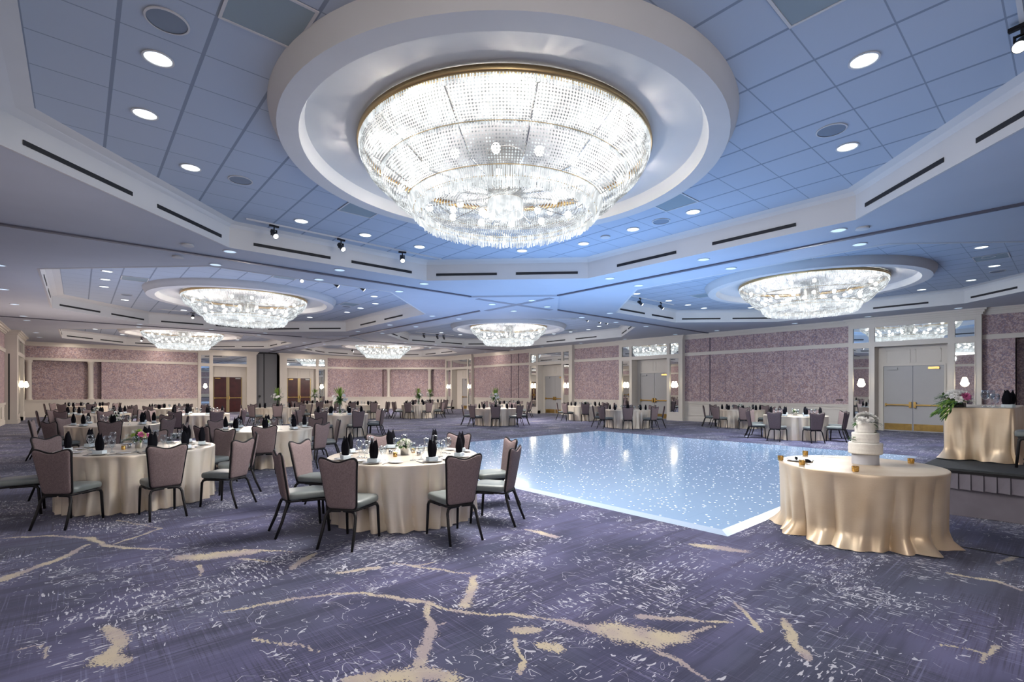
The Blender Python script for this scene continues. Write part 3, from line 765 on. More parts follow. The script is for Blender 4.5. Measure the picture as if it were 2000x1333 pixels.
lo = [(2.3, 11.35), (2.3, 12.75), (4.58, 11.4), (4.58, 12.72), (6.85, 12.75), (6.85, 11.4), (10.07, 16.17), (10.07, 19.59), (10.07, 22.85), (11.26, 22.68), (11.24, 19.4), (11.26, 16.12), (10.03, 7.77), (11.3, 7.79), (10.09, 5.31), (11.3, 5.28), (10.02, 2.77), (11.3, 2.77),
      (14.58, 11.29), (14.6, 12.65), (16.71, 12.62), (18.84, 12.6), (22.65, 11.25), (22.65, 7.85), (22.6, 13.4), (22.7, 5.28), (22.64, 2.68), (22.65, 16.5), (22.65, 19.7), (22.65, 23.0), (22.65, 26.0), (22.65, 29.0),
      (-1.35, 16.02), (-1.58, 19.78), (-1.58, 23.0), (-1.58, 26.45), (-1.58, 27.99), (-1.58, 33.71), (-1.58, 36.51), (1.95, 26.45), (2.0, 27.6), (4.6, 26.45), (4.6, 27.6), (6.9, 26.45), (6.9, 27.6),
      (10.07, 30.4), (10.07, 33.6), (10.07, 37.0), (11.26, 30.4), (11.26, 33.6), (11.26, 37.0), (14.6, 26.45), (14.6, 27.6), (16.7, 26.45), (16.7, 27.6), (18.9, 26.45), (18.9, 27.6), (4.0, 39.6), (7.5, 39.6), (13.6, 39.6), (-1.58, 10.2)]
dia = [(10.62, 10.9), (9.75, 12.0 + .0), (11.6, 12.0), (10.62, 13.2)]
dia = [(10.49, 11.1), (10.0, 12.45), (11.65, 11.6), (11.4, 13.0)]
def where_lo(x, y):
    if x > 22: return 'in the flat ceiling along the wall of white doors'
    if x < 0: return 'in the flat ceiling along the wall at camera left'
    if y > 39: return 'in the flat ceiling along the wall with the red doors'
    if 9.8 < x < 11.6: return 'in the flat ceiling along the lengthwise track' + (' near the camera' if y < 10 else ' in mid room' if y < 25 else ' at the far end')
    return 'in the flat ceiling beside the %s cross track' % ('nearer' if y < 20 else 'farther')
for x, y in lo:
    w = where_lo(x, y); place(dl_lo, 'b', x, y, H, 'dim round flush light ' + w, 'flush lights ' + w)
for x, y in dia: place(dl_lo, 'b', x, y, H - .05, 'dim round flush light in the diamond panel where the tracks cross', 'diamond panel lights')
# round speakers and square return grilles
def sp_proto():
    t = thing('ceiling_speaker', 'x', 'speaker'); mb = MB(); mb.lathe([(.155, -.001), (.17, -.001), (.172, -.012), (.155, -.014)], 32); mb.build('bezel', M['paint'], t)
    mb = MB(); mb.lathe([(.001, -.010), (.155, -.008)], 32); mb.build('grille', M['speaker'], t); return remember(t)
sp0 = sp_proto(); first = True
for x, y, w in ((.59, 5.35, 'nearest the camera at left'), (1.90, 8.65, 'beyond the three lights at left'), (7.14, 2.05, 'at the right by the stage'), (8.51, 5.35, 'right of the chandelier'), (12.7, 17.0, 'in the middle far coffer'),
                (.59, 16.4, 'in the left coffer'), (13.2, 7.9, 'in the right coffer'), (19.1, 1.45, 'in the right coffer above the doors'), (1.24, 21.7, 'in the left coffer near its corner'), (7.9, 19.0, 'in the left coffer by its lights')):
    o = sp0 if first else copy_tree(sp0); first = False; o.location = (x, y, HT); o['label'] = 'round grey ceiling speaker ' + w
mb = MB(); mb.lathe([(.10, -.001), (.105, -.03), (.07, -.035), (.001, -.035)], 24, (0, 0, 0)); sd = mb.build('smoke_detector', M['paint'])
tag(sd, 'x', 'detector'); sd.location = (10.18, 2.45, H); sd['label'] = 'white round detector on the flat ceiling nearest the stage'
for x, y, z, w in ((1.58, 11.35, H, 'before the left track'), (1.56, 12.49, H, 'behind the left track'), (8.46, 6.67, HT, 'in the near coffer right of the chandelier')):
    o = sd.copy(); COL.objects.link(o); o.location = (x, y, z); o['label'] = 'white round detector ' + w
M['grille'] = simple('return_grille', (.27, .33, .36), .8)
gl = []
for i in range(2):
    for j in range(3):
        for gx, gy in ((1.2425, 4.6725), (3.8625, 8.6025), (7.7925, 4.6725), (4.5175, 1.3975)):
            x = gx + i * 12.445 * 0 + (12.445 if i else 0); yo = (0, 13.755, 28.165)[j]; x = .26 + .655 * round((x - .26 - .3275) / .655) + .3275
            y = 1.07 + .655 * round((gy + yo - 1.07 - .3275) / .655) + .3275
            gl.append((x, y, i, j))
for x, y, i, j in gl:
    t = thing('return_grille', 'grey square air grille in %s, %s its chandelier' % ([['the large near coffer', 'the left coffer', 'the far left coffer'], ['the right coffer', 'the middle far coffer', 'the farthest coffer']][i][j],
              'before' if y < CH[i * 3 + j][1] - 2.5 else 'beyond' if y > CH[i * 3 + j][1] + 2.5 else 'left of' if x < CH[i * 3 + j][0] else 'right of'), 'air vent', (x, y, HT))
    mb = MB(); mb.box(-.31, .31, -.31, .31, -.006, -.001); mb.build('core', M['grille'], t)
    mb = MB()
    for q in ((-.325, .325, -.325, -.30), (-.325, .325, .30, .325), (-.325, -.30, -.30, .30), (.30, .325, -.30, .30)): mb.box(*q, -.012, -.001)
    mb.build('frame', M['paint'], t)

# track spotlights
def spot_proto():
    t = thing('track_spotlight', 'x', 'spotlight')
    mb = MB(); mb.box(-.09, .09, -.02, .02, -.035, 0); mb.tube([(0, 0, -.03), (0, 0, -.10)], .012); mb.build('adapter', M['black'], t)
    mb = MB(); mb.box(-.055, -.045, -.02, .03, -.20, -.09); mb.box(.045, .055, -.02, .03, -.20, -.09); mb.box(-.055, .055, -.015, .015, -.10, -.09); mb.build('yoke', M['black'], t)
    hd = MB(); A = Vector((0, .09, -.10)); B = Vector((0, -.085, -.24)); hd.tube([A, A.lerp(B, .08), A.lerp(B, .5), A.lerp(B, .52), B], [.028, .044, .046, .05, .052], 20, caps=False); 
    hd.tube([A + Vector((0, .0, 0)), A.lerp(B, .01)], .028, 20); hb = hd.build('lamp_head', M['silverdark'], t, smooth=True); sharp(hb)
    ln = MB(); C_ = A.lerp(B, .985); ln.tube([C_, A.lerp(B, .97)], .047, 20); ln.build('lens', M['lens'], t)
    return remember(t)
M['silverdark'] = simple('spot_housing', (.05, .055, .06), .35, .3)
s0 = spot_proto(); first = True
def rail(x0, x1, y, lab):
    mb = MB(); mb.box(x0, x1, y - .018, y + .018, HT - .03, HT); o = mb.build('light_rail', M['paint']); tag(o, lab, 'light track')
RY = [(2.4, 6.8, 10.5, 'the near coffer, beyond its chandelier'), (4.1, 7.4, 14.3, 'the left coffer, nearer side'), (14.4, 17.2, 10.25, 'the right coffer'), (14.3, 16.9, 24.75, 'the middle far coffer, farther side'), (16.0, 19.2, 14.25, 'the middle far coffer, nearer side'),
      (5.0, 6.6, .32, 'the near coffer, above the camera'), (2.4, 4.6, 24.6, 'the left coffer, farther side'), (15.2, 17.5, 38.0, 'the farthest coffer'), (2.2, 4.5, 38.1, 'the far left coffer')]
for a, b, y, w in RY: rail(a, b, y, 'thin white light track in ' + w)
SP = [(2.90, 10.5, 8, 'first of three beyond the near chandelier'), (4.25, 10.5, 14, 'middle of three beyond the near chandelier'), (5.72, 10.5, -22, 'third of three beyond the near chandelier'), (6.30, .32, -100, 'at the upper right of the view by the stage'),
      (4.67, 14.3, -15, 'lit, over the left coffer chandelier'), (5.62, 14.3, 60, 'middle of three in the left coffer'), (6.42, 14.3, 60, 'right of three in the left coffer'), (3.6, 24.6, -10, 'at the far side of the left coffer'),
      (14.97, 10.25, 20, 'first of two in the right coffer'), (16.3, 10.25, 20, 'second of two in the right coffer'), (14.85, 24.75, 120, 'first of three before the farthest chandelier'), (15.75, 24.75, 120, 'second of three before the farthest chandelier'), (16.2, 24.75, 120, 'third of three before the farthest chandelier'),
      (16.75, 14.25, 30, 'first of three above the middle of the white door wall'), (17.6, 14.25, 30, 'second of three above the middle of the white door wall'), (18.1, 14.25, 30, 'third of three above the middle of the white door wall'), (16.3, 38.0, 30, 'in the farthest coffer'), (2.9, 38.1, -10, 'in the far left coffer')]
for x, y, a, w in SP:
    o = s0 if first else copy_tree(s0); first = False; o.location = (x, y, HT - .03); o.rotation_euler = (0, 0, radians(a)); o['label'] = 'black track spotlight ' + w
# long slot of the right top rail
# ---------------------------------------------------------------- camera space helper used only while reading the plan: world = plan
TH = radians(41.37)
def W(px, Y):
    X = (px - 1005.3) / 966.5 * Y; return (X * cos(TH) + Y * sin(TH), -X * sin(TH) + Y * cos(TH))

# ---------------------------------------------------------------- chairs (face +y)
def chair_meshes():
    P = {}
    # seat cushion: tapered, crowned
    n = 14; mb = MB(); rows = []
    def sup(u): return max(-1, min(1, u))
    N = 40; ring = []
    for k in range(N):
        a = 2 * pi * k / N; c, s = cos(a), sin(a); e = .35
        x = abs(c) ** e * (1 if c > 0 else -1); y = abs(s) ** e * (1 if s > 0 else -1)
        ring.append((x, y))
    def pt(x, y, sc, z): 
        w = .212 + .022 * (y + 1) / 2; return (x * w * sc, .03 + y * .225 * sc, z)
    lv = [(.93, .392), (.985, .398), (1.0, .415), (1.0, .438), (.985, .452), (.94, .462), (.80, .470), (.5, .476), (.2, .478)]
    V = [pt(x, y, sc, z) for sc, z in lv for x, y in ring]; F = []
    for j in range(len(lv) - 1):
        for k in range(N): F.append((j * N + k, j * N + (k + 1) % N, (j + 1) * N + (k + 1) % N, (j + 1) * N + k))
    F.append(tuple(range(N - 1, -1, -1))); F.append(tuple((len(lv) - 1) * N + k for k in range(N))); mb.add(V, F); P['seat'] = mb
    # backrest outline (x, h): narrow at the seat, wide at the top, dipped top edge
    out = []
    for k in range(7): a = pi / 2 * k / 6; out.append((-.187 + .045 - .045 * sin(a) * 1 + 0, .385 + .045 - .045 * cos(a)))
    for k in range(1, 6): t = k / 6; out.append((-.187 - .050 * t, .43 + .43 * t))
    for k in range(7): a = pi / 2 * k / 6; out.append((-.237 - .005 + .035 * (1 - cos(a)), .872 + .042 * sin(a)))
    for k in range(1, 16):
        u = -1 + k / 8.; x = .205 * u; out.append((x, .914 - .044 * (.5 + .5 * cos(pi * u)) ** .9))
    left = out[:]; sym = []
    # mirror the left side for the right
    side = [p for p in left[:19]]
    top = left[19:]
    outline = side + top + [(-x, h) for x, h in reversed(side)]
    # dedupe
    ol = []
    for p in outline:
        if not ol or math.hypot(p[0] - ol[-1][0], p[1] - ol[-1][1]) > .004: ol.append(p)
    outline = ol
    def yb(h, x): return -.178 - (h - .385) * .17 - .012 * (1 - (x / .24) ** 2)
    cx = 0; ch_ = .64
    mb = MB(); N = len(outline); V = []
    def ringv(sc, dy):
        return [(x * sc, yb(ch_ + (h - ch_) * sc, x * sc) + dy, ch_ + (h - ch_) * sc) for x, h in outline]
    levels = [(.975, -.012), (.955, -.021), (.88, -.027), (.6, -.030), (.25, -.031)]
    for sgn in (1, -1):
        base = len(mb.v); VV = []
        for sc, dy in levels: VV += ringv(sc, dy * sgn)
        FF = []
        for j in range(len(levels) - 1):
            for k in range(N):
                q = (j * N + k, j * N + (k + 1) % N, (j + 1) * N + (k + 1) % N, (j + 1) * N + k); FF.append(q if sgn > 0 else q[::-1])
        c = tuple((len(levels) - 1) * N + k for k in range(N)); FF.append(c if sgn > 0 else c[::-1]); mb.add(VV, FF)
    f = [(k, N * len(levels) + k, N * len(levels) + (k + 1) % N, (k + 1) % N) for k in range(N)]
    n0 = 0; mb.f += f; mb.m += [0] * len(f); P['backrest'] = mb
    mb = MB(); mb.tube([(x, yb(h, x), h) for x, h in outline], .0115, 6, closed=True); P['back_frame'] = mb
    mb = MB(); mb.tube([(-.17, -.19, .378), (.17, -.19, .378), (.19, -.15, .378), (.205, .18, .380), (.17, .215, .380), (-.17, .215, .380), (-.205, .18, .380), (-.19, -.15, .378)], .012, 6, closed=True); P['seat_frame'] = mb
    mb = MB(); mb.tube([(.195, -.05, .374), (.205, .15, .374), (.209, .196, .362), (.212, .214, .33), (.214, .222, .20), (.218, .236, 0)], [.015, .0165, .017, .017, .0165, .0145], 8); P['front'] = mb
    mb = MB(); mb.tube([(.02, -.185, .368), (.135, -.19, .366), (.172, -.198, .350), (.190, -.212, .31), (.203, -.255, .17), (.218, -.325, 0)], [.015, .0165, .017, .017, .0165, .0145], 8); P['rear'] = mb
    return P
CM = chair_meshes()
for _m in CM.values(): _m.v = [(x * .88, y, z) for x, y, z in _m.v]
def mirror_mb(mb):
    o = MB(); o.v = [(-x, y, z) for x, y, z in mb.v]; o.f = [f[::-1] for f in mb.f]; o.m = mb.m[:]; return o
def make_chair():
    t = thing('banquet_chair', 'x', 'chair')
    sharp(CM['seat'].build('seat', M['vinyl'], t), 60)
    sharp(CM['backrest'].build('backrest', M['mauve'], t), 50)
    CM['back_frame'].build('back_frame', M['black'], t, smooth=True); CM['seat_frame'].build('seat_frame', M['black'], t, smooth=True)
    for k in ('front', 'rear'):
        CM[k].build('leg', M['black'], t, smooth=True); mirror_mb(CM[k]).build('leg', M['black'], t, smooth=True)
    return remember(t)
chair0 = make_chair()
# distant chairs: the same shape as one mesh
far = MB()
for k, mi in (('seat', 0), ('backrest', 1), ('back_frame', 2), ('seat_frame', 2), ('front', 2), ('rear', 2)):
    far.mi = mi; far.add(CM[k].v, CM[k].f)
    if k in ('front', 'rear'): m2 = mirror_mb(CM[k]); far.add(m2.v, m2.f)
farchair = far.build('banquet_chair', [M['vinyl'], M['mauve'], M['black']]); sharp(farchair, 50)
tag(farchair, 'x', 'chair')
ch_used = {'near': False, 'far': False}
def put_chair(x, y, rz, label, group, distant):
    key = 'far' if distant else 'near'; src = farchair if distant else chair0
    o = src if not ch_used[key] else (copy_tree(src)); ch_used[key] = True
    o.location = (x, y, 0); o.rotation_euler = (0, 0, rz); o['label'] = label; o['group'] = group; return o

# ---------------------------------------------------------------- table cloths
def cloth_mesh(R, Hh, seed, nf, amp, pool=.06, seg=300):
    r = random.Random(seed); ph = [r.uniform(0, 6.28) for _ in range(8)]
    def fold(a, t):
        a2 = a + .04 * t * sin(2 * a + ph[0]) + .07 * t * t * sin(3 * a + ph[1])
        b = nf * .5 * a2 + 1.15 * sin(2 * a + ph[2]) + .75 * sin(5 * a + ph[3]) + .35 * sin(9 * a + ph[4])
        lobe = abs(sin(b)) ** .75; m = .60 + .40 * sin(2 * a2 + ph[6]) * sin(5 * a2 + ph[7])
        return lobe * m + (1 - m) * .75 + .12 * sin(nf * 1.7 * a2 + ph[4]) * t
    mb = MB(); rows = []
    for q in (.0005, .3, .6, .85, .95): rows.append(('t', q))
    for k in range(4): rows.append(('e', k / 3))
    nd = 26
    for k in range(1, nd + 1): rows.append(('d', k / nd))
    V = []
    for kind, q in rows:
        for i in range(seg):
            a = 2 * pi * i / seg
            if kind == 't': rr, z = R * q, Hh
            elif kind == 'e': b = q * pi / 2; rr, z = R - .012 + .012 * sin(b), Hh - .012 + .012 * cos(b)
            else:
                f = fold(a, q); g = q ** .62
                rr = R + amp * g * (f - 1.0)
                z = (Hh - .012) * (1 - q)
                if q > .80:
                    p = (q - .80) / .20; k2 = .5 + .5 * sin(nf * .5 * a + ph[1] + 1.2 * sin(3 * a + ph[4])); rr += pool * p ** 1.4 * (.15 + k2 * .85)
                    z += .012 * p * k2 * abs(sin(7 * a + ph[3])) + .004
                z = max(z, .006)
            V.append((rr * cos(a), rr * sin(a), z))
    n = seg; F = []
    for j in range(len(rows) - 1):
        for k in range(n): k2 = (k + 1) % n; F.append((j * n + k, j * n + k2, (j + 1) * n + k2, (j + 1) * n + k))
    mb.add(V, F); return mb
def cloth_obj(mb, m='satin'):
    o = mb.build('tablecloth', M[m]); sharp(o, 70); return o
TZ = .76
clothA = [cloth_obj(cloth_mesh(.94, TZ, s, nf, .17, .012)) for s, nf in ((1, 22), (2, 26), (3, 20))]
for o in clothA: tag(o, 'x', 'tablecloth')
ca_used = [False] * 3

# ---------------------------------------------------------------- tableware
def napkin_mesh():
    mb = MB(); N = 24; V = []; lv = 9
    for j in range(lv):
        q = j / (lv - 1)
        for k in range(N):
            a = 2 * pi * k / N; top = .175 + .045 * abs(cos(a)) ** 3 + .012 * sin(5 * a)
            wx = .046 + .016 * sin(pi * min(1, q * 1.15)) - .012 * q ** 3; wy = .032 + .010 * sin(pi * q) - .010 * q ** 2
            pl = 1 + .07 * cos(6 * a)
            V.append((wx * pl * cos(a), wy * pl * sin(a), q * top))
    F = [(j * N + k, j * N + (k + 1) % N, (j + 1) * N + (k + 1) % N, (j + 1) * N + k) for j in range(lv - 1) for k in range(N)]
    V.append((0, 0, .11)); c = len(V) - 1; F += [((lv - 1) * N + k, (lv - 1) * N + (k + 1) % N, c) for k in range(N)]
    mb.add(V, F); return mb
def leafquad(mb, p, d, l, w, droop=.3, up=Vector((0, 0, 1))):
    d = Vector(d).normalized(); s = d.cross(up)
    s = s.normalized() if s.length > 1e-4 else Vector((1, 0, 0)); p = Vector(p); pts = []
    for t, ww in ((0, .15), (.3, .8), (.65, .9), (1., .05)):
        c = p + d * l * t - up * droop * l * t * t; pts.append((c - s * w * ww * .5, c + s * w * ww * .5 + up * w * .12))
    V = [q for pr in pts for q in pr]; mb.add(V, [(2 * k, 2 * k + 1, 2 * k + 3, 2 * k + 2) for k in range(3)])
def blossom(mb, c, nrm, r, n=7, layers=2, rr=random.Random(2)):
    c = Vector(c); nrm = Vector(nrm).normalized(); e1 = nrm.orthogonal().normalized(); e2 = nrm.cross(e1)
    for L in range(layers):
        for k in range(n):
            a = 2 * pi * (k + .5 * L) / n + rr.uniform(-.1, .1); d = e1 * cos(a) + e2 * sin(a); R_ = r * (1 - .32 * L); h = nrm * r * (.25 + .35 * L)
            s = nrm.cross(d); w = R_ * .52
            V = [c + nrm * r * .1 * L, c + d * R_ * .55 - s * w * .6 + h * .5, c + d * R_ + h, c + d * R_ * .55 + s * w * .6 + h * .5]
            mb.add(V, [(0, 1, 2, 3)])
    V = [c + nrm * r * .30 + (e1 * cos(q) + e2 * sin(q)) * r * .18 for q in (0, 1.57, 3.14, 4.71)] + [c + nrm * r * .5]
    mb.add(V, [(0, 1, 4), (1, 2, 4), (2, 3, 4), (3, 0, 4)])
PR = {}
def proto(name, o): PR[name] = [o, False]; o.location = (0, 0, -50); return o
o = napkin_mesh().build('napkin', M['blackcloth'], smooth=True); tag(o, 'x', 'napkin'); proto('napkin', o)
mb = MB(); mb.lathe([(.001, .004), (.055, .003), (.06, .0), (.07, .006), (.115, .017), (.116, .019), (.07, .010), (.001, .008)], 32); o = mb.build('dinner_plate', M['white'], smooth=True); tag(o, 'x', 'plate'); proto('plate', o)
mb = MB(); mb.lathe([(.001, .003), (.035, .0), (.045, .004), (.078, .013), (.079, .015), (.045, .008), (.001, .006)], 28); o = mb.build('bread_plate', M['white'], smooth=True); tag(o, 'x', 'plate'); proto('bread', o)
mb = MB(); mb.box(-.06, .06, -.045, .045, 0, .045); o = bevelled(mb.build('favor_box', M['boxw']), .005, 2); tag(o, 'x', 'box'); proto('box', o)
def glass_proto(name, prof, n=20):
    mb = MB(); mb.lathe(prof, n); o = mb.build(name, M['glass'], smooth=True); tag(o, 'x', 'glass'); return o
proto('wine', glass_proto('wine_glass', [(.001, .003), (.036, .0), (.036, .003), (.006, .012), (.004, .03), (.004, .085), (.010, .095), (.034, .12), (.042, .15), (.038, .19), (.033, .212), (.031, .212), (.036, .19), (.040, .15), (.032, .122), (.001, .100)]))
proto('goblet', glass_proto('water_goblet', [(.001, .003), (.034, .0), (.034, .003), (.007, .012), (.006, .055), (.03, .075), (.043, .11), (.043, .14), (.039, .17), (.037, .17), (.041, .14), (.041, .11), (.001, .078)]))
mb = MB(); mb.box(-.006, .006, -.09, .03, .001, .004); mb.box(-.011, .011, .03, .05, .001, .004)
for k in (-1, 0, 1): mb.box(k * .008 - .0025, k * .008 + .0025, .05, .095, .001, .004)
o = mb.build('fork', M['cutlery']); tag(o, 'x', 'fork'); proto('fork', o)
mb = MB(); mb.box(-.006, .006, -.10, .0, .001, .005); mb.add([(-.009, 0, .001), (.009, 0, .001), (.009, .09, .001), (0, .115, .001), (-.009, .09, .001), (-.009, 0, .004), (.009, 0, .004), (.009, .09, .004), (0, .115, .004), (-.009, .09, .004)], [(4, 3, 2, 1, 0), (5, 6, 7, 8, 9), (0, 1, 6, 5), (1, 2, 7, 6), (2, 3, 8, 7), (3, 4, 9, 8), (4, 0, 5, 9)])
o = mb.build('knife', M['cutlery']); tag(o, 'x', 'knife'); proto('knife', o)
def put(name, x, y, z, rz, label, group):
    src, u = PR[name]; o = src if not u else copy_tree(src); PR[name][1] = True
    o.location = (x, y, z); o.rotation_euler = (0, 0, rz); o['label'] = label; o['group'] = group; return o

# ---------------------------------------------------------------- flower pieces
def low_bouquet(seed, pink, green, wide=.17, vase=True):
    r = random.Random(seed); t = thing('flower_centrepiece', 'x', 'flowers')
    mb = MB(); mb.lathe([(.045, 0), (.05, .005), (.052, .10), (.056, .115), (.05, .115), (.046, .01)], 20, cap0=True); mb.build('silver_cup', M['silver'], t, smooth=True)
    lf = MB()
    for k in range(46):
        a = r.uniform(0, 6.28); e = r.uniform(.0, 1.1); d = Vector((cos(a) * cos(e), sin(a) * cos(e), sin(e)))
        leafquad(lf, Vector((0, 0, .11)) + d * .03, d, r.uniform(.09, wide * .95), .035, r.uniform(.1, .5))
    lf.build('foliage', M['leaf'], t)
    def heads(name, mat, n, lo, hi_, size, bias=None):
        mb = MB()
        for k in range(n):
            a = r.uniform(0, 6.28) if bias is None else bias + r.uniform(-.5, .5); e = r.uniform(lo, hi_); d = Vector((cos(a) * cos(e), sin(a) * cos(e), sin(e) * .85))
            blossom(mb, Vector((0, 0, .12)) + d * wide * r.uniform(.55, .8), d, size * r.uniform(.8, 1.2), 7, 3, r)
        mb.build(name, mat, t)
    heads('white_blossoms', M['petalw'], 15, .05, 1.5, .042)
    if green: heads('green_blossoms', M['petalg'], 9, .2, 1.5, .038)
    if pink: heads('pink_blossoms', M['petalp'], 3, .2, .7, .045, 2.3)
    return remember(t)
def tall_bouquet(seed):
    r = random.Random(seed); t = thing('tall_flower_arrangement', 'x', 'flowers')
    mb = MB(); mb.lathe([(.05, 0), (.055, .004), (.045, .1), (.035, .3), (.05, .40), (.065, .42), (.062, .42), (.03, .3), (.04, .1)], 18); mb.build('glass_vase', M['glass'], t, smooth=True)
    st = MB()
    for k in range(12):
        a = r.uniform(0, 6.28); st.tube([(cos(a) * .02, sin(a) * .02, .03), (-cos(a) * .015, -sin(a) * .015, .38)], .004, 5)
    st.build('stems', M['leaf'], t)
    lf = MB()
    for k in range(70):
        a = r.uniform(0, 6.28); e = r.uniform(-.3, 1.0); d = Vector((cos(a) * cos(e), sin(a) * cos(e), sin(e))); leafquad(lf, (0, 0, .42), d, r.uniform(.12, .24), .05, r.uniform(.1, .7))
    lf.build('foliage', M['leaf'], t)
    lf = MB()
    for k in range(60):
        a = r.uniform(0, 6.28); e = r.uniform(.9, 1.5); d = Vector((cos(a) * cos(e), sin(a) * cos(e), sin(e)))
        p = Vector((0, 0, .45)); leafquad(lf, p + d * r.uniform(0, .25), d, r.uniform(.12, .26), .025, r.uniform(-.05, .15))
    lf.build('green_spires', M['leafl'], t)
    mb = MB()
    for k in range(13):
        a = r.uniform(0, 6.28); e = r.uniform(-.1, .9); d = Vector((cos(a) * cos(e), sin(a) * cos(e), sin(e))); blossom(mb, Vector((0, 0, .43)) + d * r.uniform(.14, .22), d, r.uniform(.05, .07), 6, 2, r)
    mb.build('white_lilies', M['petalw'], t)
    return remember(t)
fl_low = low_bouquet(4, True, True, .19); fl_white = low_bouquet(6, False, False, .16); fl_green = low_bouquet(9, False, True, .10); fl_tall = tall_bouquet(3)
FL = {'pink': [fl_low, False], 'white': [fl_white, False], 'green': [fl_green, False], 'tall': [fl_tall, False]}
def put_flowers(kind, x, y, z, rz, label):
    src, u = FL[kind]; o = src if not u else copy_tree(src); FL[kind][1] = True; o.location = (x, y, z); o.rotation_euler = (0, 0, rz); o['label'] = label
    if kind == 'tall': o.scale = (1.25, 1.25, 1.15)
    return o

# ---------------------------------------------------------------- the round tables
S8 = ['nearest the camera', 'on the near right', 'on the right', 'on the far right', 'on the farthest side', 'on the far left', 'on the left', 'on the near left']
S8b = ['near right half', 'right side nearer camera', 'right side farther off', 'far right half', 'far left half', 'left side farther off', 'left side nearer camera', 'near left half']
# px column, depth, phase of the first chair from the camera-facing point, description, flowers, detail level
TABLES = [
 (790, 6.4, 'T1', 'the front round table', 'green', 2), (272, 7.15, 'T2', 'the pink bouquet table', 'pink', 2),
 (520, 10.75, -1.5, 'the table behind the front two', 'green', 1), (225, 12.1, -3, 'the white bouquet table at left', 'white', 1),
 (190, 17.2, 8, 'the far left bouquet table', 'white', 1), (388, 17.2, 20, 'the table before the red doors', None, 1),
 (664, 17.2, 22.5, 'the lone tall lily table in mid room', 'tall', 1),
 (542, 23.5, 0, 'the lily table before the partition', 'tall', 0), (615, 30, 10, 'the lily table by the red doors', 'tall', 0),
 (709, 28.0, 22.5, 'the plain table at the back wall', None, 0), (817, 28.3, 22.5, 'the lily table by the wall columns', 'tall', 0),
 (840, 33.5, 0, 'the lily table nearest the corner door', 'tall', 0), (968, 22.6, 0, 'the lily table beyond the dance floor', 'tall', 0),
 (990, 29, 12, 'the table behind the dance floor lilies', None, 0), (1143, 26.3, 0, 'the bouquet table by far white doors', 'white', 0),
 (1226, 21.1, 0, 'the table before the middle white doors', None, 0), (1447, 21.2, 5, 'the bouquet table by the wallpaper', 'white', 0),
 (1553, 16.3, 22.5, 'the table nearest the stage doors', 'green', 1), (165, 25.5, 10, 'the backmost table at far left', None, 0), (331, 22.5, 15, 'the table left of the red doors', None, 0)]
TA = {'T1': [24, 343, 307, 256, 218, 169, 117, 69], 'T2': [275, 318, 350, 30, 75, 120, 175, 219]}
